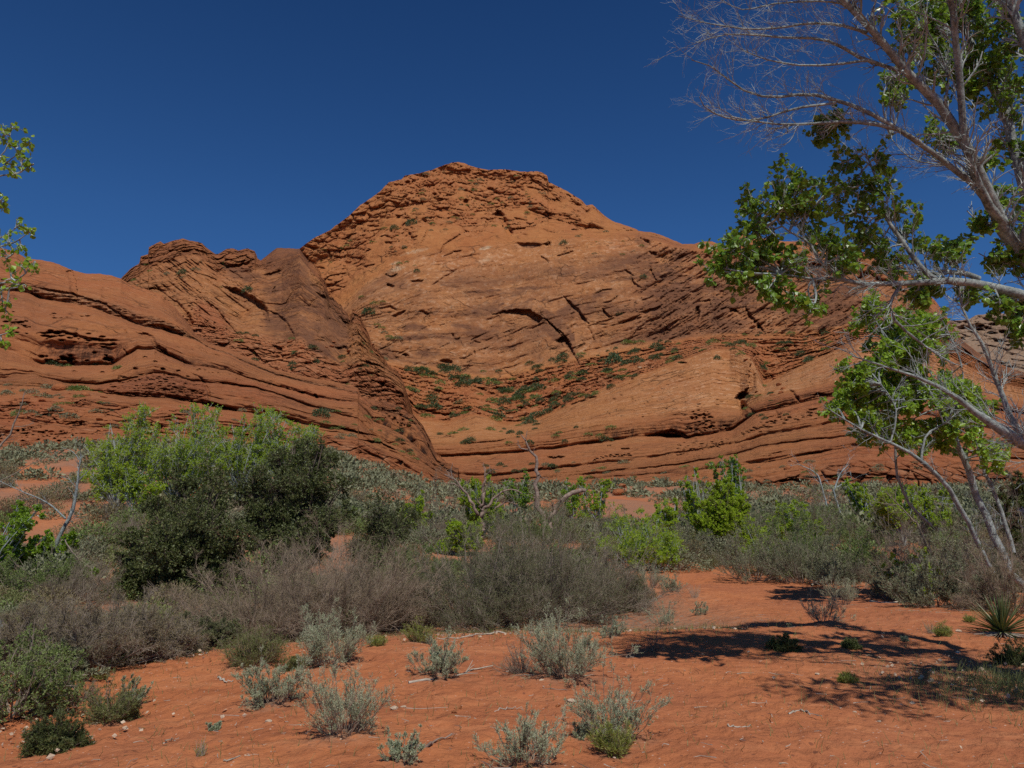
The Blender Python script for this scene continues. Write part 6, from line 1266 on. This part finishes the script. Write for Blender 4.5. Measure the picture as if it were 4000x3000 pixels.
for H, x0, x1, y0, y1, n, sz, kd, lb, gp in zones:
    k = 0
    while k < n:
        k += 1; px, py = rg.uniform(x0, x1), rg.uniform(y0, y1)
        if kd == 'J' and n > 40 and perlin(np.array([px / 90, py / 50, 5.5])) < -.05 and rg.random() < .55: continue
        p = H.point(px, py, (1.93, 3.04) if 'terrace' in gp or 'ledges right' in gp or 'shelf above' in gp else None)
        if p is None: continue
        s_ = (3.1 if 'terrace' in gp or 'ledges right' in gp else 2.8) * sz * rg.uniform(.4, 1.4) * PX * p[1]; M_ = {'J': JN if rg.random() < .6 else GB, 'S': SG if rg.random() < .5 else GB, 'G': GB if rg.random() < .4 else SG}[kd]
        inst('juniper' if kd == 'J' else 'desert_shrub', M_[rg.integers(len(M_))][0], (p[0], p[1], p[2] - .12 * s_), (s_, s_, s_ * rg.uniform(.6, .95)), rg.uniform(0, 6), lb, 'bush', gp)
# --- boulders
def rock_mesh(seed, mat, sub=3, name='boulder', flat=.65):
    import bmesh
    bm = bmesh.new(); bmesh.ops.create_icosphere(bm, subdivisions=sub, radius=.5); V = np.array([v.co[:] for v in bm.verts]); F = np.array([[v.index for v in f.verts] for f in bm.faces]); bm.free()
    r = np.random.default_rng(seed)
    for k in range(9):
        nrm = unit(r.normal(size=3)); d = r.uniform(.26, .42); s_ = V @ nrm; V = V - np.outer(np.maximum(s_ - d, 0), nrm)
    V += unit(V) * (fbm(V * 3 + seed, 3) * .05)[:, None]; V[:, 2] *= flat
    o = mesh_obj(name, V, F, mat, link=False, attrs={k: np.full(len(V), v) for k, v in dict(bed=.5, talus=.1, varnish=.2, pale=0, red=.7, banding=.2, drip=0).items()}); d = o.data; bpy.data.objects.remove(o); return d
BO = [rock_mesh(k, ROCK) for k in range(8)]
for H, x0, x1, y0, y1, n, sz, lb, gp in [(PK, 1560, 2250, 1480, 1640, 60, 11, 'red block lying on the rubble terrace below the great wall', 'blocks on the rubble terrace'), (PK, 2150, 2850, 1390, 1540, 60, 11, 'red block among the broken ledges right of the black arch crack', 'blocks on the broken ledges'), (PK, 2900, 3080, 1400, 1560, 22, 16, 'boulder fallen in the gully between the slabs', 'boulders in the gully'),
                                        (SL, 40, 460, 1510, 1700, 26, 14, 'red block on the stepped ledges at the lower left', 'blocks on the stepped ledges'), (RG, 850, 1500, 1330, 1480, 40, 11, 'red block along the broken foot of the left ridge', 'blocks along the foot of the left ridge'), (PK, 2950, 3650, 1800, 1890, 26, 13, 'red block at the foot of the right slabs', 'blocks at the foot of the right slabs')]:
    for k in range(n):
        p = H.point(rg.uniform(x0, x1), rg.uniform(y0, y1), (1.93, 3.04) if 'terrace' in gp or 'broken ledges' in gp else None)
        if p is None: continue
        s_ = 2 * sz * rg.uniform(.35, 1.2) * PX * p[1]; o = inst('boulder', BO[rg.integers(8)], (p[0], p[1], p[2]), (s_ * rg.uniform(.8, 1.4), s_, s_ * rg.uniform(.5, .9)), rg.uniform(0, 6), lb, 'boulder', gp); o.rotation_euler = (rg.uniform(-.4, .4), rg.uniform(-.3, .3), rg.uniform(0, 6))
for H, px, py, r, lb in [(SL, 240, 1520, 38, 'large pointed red boulder on the ledge under the left slickrock'), (SL, 335, 1545, 24, 'smaller red boulder right of the large pointed one'), (PK, 2062, 1645, 15, 'brown boulder beside the large juniper above the bench'), (PK, 1790, 1495, 16, 'dark brown boulder at the foot of the great wall')]:
    p = H.point(px, py); s_ = 2 * r * PX * p[1]; inst('boulder', BO[3], (p[0], p[1], p[2]), (s_, s_, s_ * .95), 1.0, lb, 'boulder', None)
for k in range(130):
    D = rg.uniform(96, 134); px = rg.uniform(0, 3900); X = rays(px, 1500)[0] * D; s_ = min(rg.gamma(1.8, .5) + .25, 3.0)
    o = inst('boulder', BO[rg.integers(8)], (X, D, float(ground_z(X, D)) + .1 * s_), (s_ * rg.uniform(.8, 1.5), s_, s_ * rg.uniform(.5, 1)), rg.uniform(0, 6), 'red block lying in the scrub along the foot of the cliffs', 'boulder', 'blocks along the foot of the cliffs')
# ================================================================== litter on the sand
def ground_mesh_pts(n, fn): return None
PALE = bark_mat('pale_stone', (0.42, 0.30, 0.20), (0.60, 0.47, 0.34), 20, (0.70, 0.60, 0.46))
pm = [rock_mesh(40 + k, PALE, 1, 'pebble', .5) for k in range(4)]
Vs, Fs, n0 = [], [], 0
base = [np.array([v.co[:] for v in m_.vertices]) for m_ in pm]; bf = [np.array([p.vertices[:] for p in m_.polygons]) for m_ in pm]
for k in range(1100):
    D = rg.uniform(5.2, 26) if k < 1100 else rg.uniform(5.2, 12); px = rg.uniform(-50, 4050); X = rays(px, 1500)[0] * D; i = rg.integers(4); s_ = rg.gamma(1.4, .0036) + .0035; V = base[i] * s_ * rg.uniform(.8, 1.3, 3) + [X, D, float(ground_z(X, D)) + .02 + s_ * .1]; Vs.append(V); Fs.append(bf[i] + n0); n0 += len(V)
o = mesh_obj('pebbles', np.concatenate(Vs), np.concatenate(Fs), PALE); tag(o, 'pale grit and pebbles scattered over the red sand', 'pebbles', kind='stuff')
def gz_at(x, y):
    q = np.array([x, y, 0.0]); return float(ground_z(x, y)) + float(fbm(q * 1.6, 4, .6)) * .045 + min(float(fbm(q * 4.5 + 9, 3, .6)), .15) * .028
stones = [(1540, 2770, 20, 'tan stone of the pale cluster, left one'), (1575, 2762, 13, 'small pale stone right of the tan one in the cluster'), (1515, 2745, 12, 'whitish stone near the top of the pale cluster'), (1790, 2775, 20, 'orange-tan stone in front of the central sagebrush'), (2120, 2668, 20, 'cream stone under the tallest pale sagebrush'), (2100, 2664, 12, 'small cream stone beside the larger cream stone'), (1775, 2795, 15, 'white crumpled stone beside the orange-tan one'), (2235, 2745, 24, 'flat pale slab left of the tall open sagebrush'), (3340, 2792, 9, 'white pebble right of the lower shadow'), (3435, 2820, 10, 'larger white pebble below the lower shadow'), (2180, 2760, 12, 'dark reddish stone near the flat pale slab'), (1050, 2820, 15, 'pinkish stone below the silvery sagebrush'), (3745, 2470, 15, 'pale stone in the shade left of the yucca'), (3195, 2638, 13, 'white stone on the lower shadow band'), (3600, 2190, 14, 'red rock beside the bushes behind the log'), (3770, 2275, 24, 'red rounded rock on the sand left of the right edge'), (2382, 2498, 12, 'round orange rock under the small sagebrush by the thicket')]
RB = rock_mesh(77, ROCK, 2, 'stone', .7); PB = [rock_mesh(80 + k, PALE, 2, 'stone', .6) for k in range(3)]
for i, (x, y, r, lb) in enumerate(stones):
    g = gpick(x, y); s_ = 2 * r * PX * g[1]; inst('stone', RB if ('red' in lb or 'orange' in lb) else PB[i % 3], (g[0], g[1], gz_at(g[0], g[1]) + s_ * .1), (s_, s_ * .8, s_ * .8), rg.uniform(0, 6), lb, 'stone', None)
def stick(pts, r0, mat, label, seed, name='fallen_branch', side=5, cat='branch', subl=.25):
    r = np.random.default_rng(seed); W = []
    for x, y in pts:
        g = gpick(x, y); W.append((g[0], g[1], gz_at(g[0], g[1]) + r0 * PX * g[1] * .8, r0 * PX * g[1]))
    q = spl(W, 14); b = q[0, :3].copy(); A = Acc(); P = q[None, :, :3] - b; P = P + r.normal(size=P.shape) * .012; P[..., 2] = np.maximum(P[..., 2], [[gz_at(a[0] + b[0], a[1] + b[1]) - b[2] for a in P[0]]])
    A.add(*tubes(P, (q[None, :, 3] * np.linspace(1, .4, 14)[None]), 6))
    Lm = np.linalg.norm(P[0, -1] - P[0, 0])
    if side:
        P1, _, _ = grow(P, side, .2, 1, Lm * subl, 35, r, K=5, up=.0, bend=.2); P1[..., 2] = np.clip(P1[..., 2], P1[..., :1, 2], P1[..., :1, 2] + .12); A.add(*tubes(P1, radii(side, 5, r0 * PX * W[0][1] * .4, r0 * PX * W[0][1] * .15), 4))
    o = A.build(name, mat, None, smooth_shade=True); o.location = tuple(b); tag(o, label, cat); return o
stick([(3220, 2272), (3350, 2268), (3500, 2262), (3600, 2240), (3720, 2205), (3800, 2190)], 11, B_DRIFT, 'long bleached log lying across the sand in front of the right bushes', 1, 'fallen_log', 5, 'log', .15)
stick([(3170, 2290), (3240, 2262), (3300, 2240), (3260, 2200)], 4, B_DRIFT, 'bleached crooked branch at the left end of the long log', 2)
stick([(3390, 2352), (3480, 2354), (3560, 2350), (3660, 2356)], 4, B_DRIFT, 'straight bleached stick lying on the sand between dry tufts and yucca', 3, side=3, subl=.3)
stick([(3720, 2345), (3790, 2338), (3840, 2350)], 3.5, B_DRIFT, 'thin pale stick right of the straight bleached stick', 4)
stick([(1600, 2670), (1700, 2662), (1800, 2635), (1860, 2612), (1930, 2610)], 6, B_DRIFT, 'bleached branch lying at the foot of the spreading sagebrush', 5)
stick([(1620, 2940), (1670, 2920), (1720, 2890), (1765, 2878)], 6, B_SNAG, 'bent dark stick on the sand beside the small forked sagebrush', 6, side=3)
stick([(2120, 2700), (2200, 2695), (2280, 2697)], 3, B_SNAG, 'thin straight twig below the tallest pale sagebrush', 7, side=0)
stick([(1940, 2780), (2010, 2770), (2045, 2772)], 3, B_DRIFT, 'pale crossed twig in the middle of the bottom sand', 8, side=2)
stick([(640, 2905), (700, 2890)], 3, B_DRIFT, 'short pale stick left of the thin dry weed', 9, side=0)
stick([(3085, 2790), (3130, 2782), (3165, 2795)], 4, B_DRIFT, 'curved pale stick below the lower shadow', 10, side=0)
stick([(2845, 2846), (2900, 2845), (2935, 2838)], 4, B_DRIFT, 'pale curved stick on the bottom sand right of centre', 11, side=0)
stick([(870, 2985), (940, 2970), (1000, 2955)], 4, B_DRIFT, 'long thin pale stick at the bottom left', 12, side=2)
stick([(850, 2650), (880, 2665), (910, 2660)], 5, B_DRIFT, 'short thick pale stick on the sand left of the broad dome bush', 13, side=0)
stick([(1970, 2475), (1900, 2482), (1800, 2492), (1700, 2500)], 4, B_DRIFT, 'row of pale bark along the edge of the central thicket', 14, side=4)
stick([(0, 2745), (90, 2725), (180, 2715), (250, 2690)], 6, B_DRIFT, 'bleached branch poking out of the leafy left shrub, upper one', 15)
stick([(0, 2800), (110, 2780), (210, 2790)], 5, B_DRIFT, 'bleached branch poking out of the leafy left shrub, lower one', 16)
stick([(640, 2460), (740, 2440), (800, 2400)], 5, B_GREY, 'grey dead branch at the right end of the left thicket', 17)
# grass and seedlings on the sand (uncountable)
A = Acc(); n = 0; O = []
for k in range(8000):
    m = k % 8
    if m < 3: x, y = rg.normal(5.9, .8), rg.normal(8.9, .7)
    elif m < 6:
        x = rg.uniform(-9, 4); y = 12.2 + .30 * x + .02 * x * x + rg.normal(1.2, .8)
    else: D = rg.uniform(5.5, 17); x = rays(rg.uniform(0, 4000), 1500)[0] * D; y = D
    O.append((x, y, float(ground_z(x, y))))
O = np.array(O); d = unit(rg.normal(size=O.shape) * .35 + [0, 0, 1]); L = rg.uniform(.03, .11, len(O)); L[np.arange(len(O)) % 8 < 3] *= 1.9; P = np.stack([O, O + d * (L * .6)[:, None], O + (d + rg.normal(size=d.shape) * .25) * L[:, None]], 1)
A.add(*tubes(P, radii(len(O), 3, .0028, .0008), 3)); o = A.build('grass', M_OLIVE); tag(o, 'sparse grass blades on the sand and along the thicket edges', 'grass', kind='stuff')
# dry twigs on the sand
O = []
for k in range(700):
    D = rg.uniform(5.2, 22); x = rays(rg.uniform(-50, 4050), 1500)[0] * D; O.append((x, D, float(ground_z(x, D)) + .03))
O = np.array(O); d = unit(rg.normal(size=O.shape) * [1, 1, .04]); L_ = rg.gamma(2, .045, len(O)); P = np.stack([O, O + d * (L_ * .5)[:, None] + rg.normal(size=O.shape) * .006, O + (d + rg.normal(size=d.shape) * [.25, .25, .02]) * L_[:, None]], 1)
A = Acc(); A.add(*tubes(P, radii(len(O), 3, .0042, .0016), 3)); o = A.build('twig_litter', B_DRIFT); tag(o, 'small dry twigs strewn over the red sand', 'litter', kind='stuff')
# fallen leaves
n = 900; O = []
for k in range(n):
    if k % 3 == 0: x, y = rg.normal(6.2, 1.2), rg.normal(9.8, 1.0)
    elif k % 3 == 1: x = rg.uniform(-9, 4); y = 12.0 + .30 * x + .02 * x * x + rg.normal(.6, .35)
    else: x, y = rg.normal(-5.5, 1.0), rg.normal(8.2, .6)
    O.append((x, y, float(ground_z(x, y)) + .035))
O = np.array(O); V, F = leaves(O, unit(rg.normal(size=O.shape) * [1, 1, .15]), .05, rg, LEAF4, width=1.3); o = mesh_obj('leaf_litter', V, F, PALE); tag(o, 'pale fallen leaves under the thickets and the yucca', 'leaf litter', kind='stuff')
co = np.zeros(len(gobj.data.vertices) * 3, np.float32); gobj.data.vertices.foreach_get('co', co); co = co.reshape(-1, 3); at_ = gobj.data.attributes['litter']; lv_ = np.zeros(len(co), np.float32); at_.data.foreach_get('value', lv_)
for fx, fy, fr in FEET:
    if fr < .08: continue
    d2_ = ((co[:, 0] - fx) ** 2 + (co[:, 1] - fy) ** 2) / (fr * .8) ** 2; m_ = d2_ < 9; lv_[m_] = np.maximum(lv_[m_], .75 * np.exp(-d2_[m_])); co[m_, 2] += .22 * fr * np.exp(-d2_[m_] * 1.3) * .5
at_.data.foreach_set('value', lv_); gobj.data.vertices.foreach_set('co', co.ravel()); gobj.data.update()
print('done', round(time.time() - T0, 1), 'objects', len(bpy.data.objects))
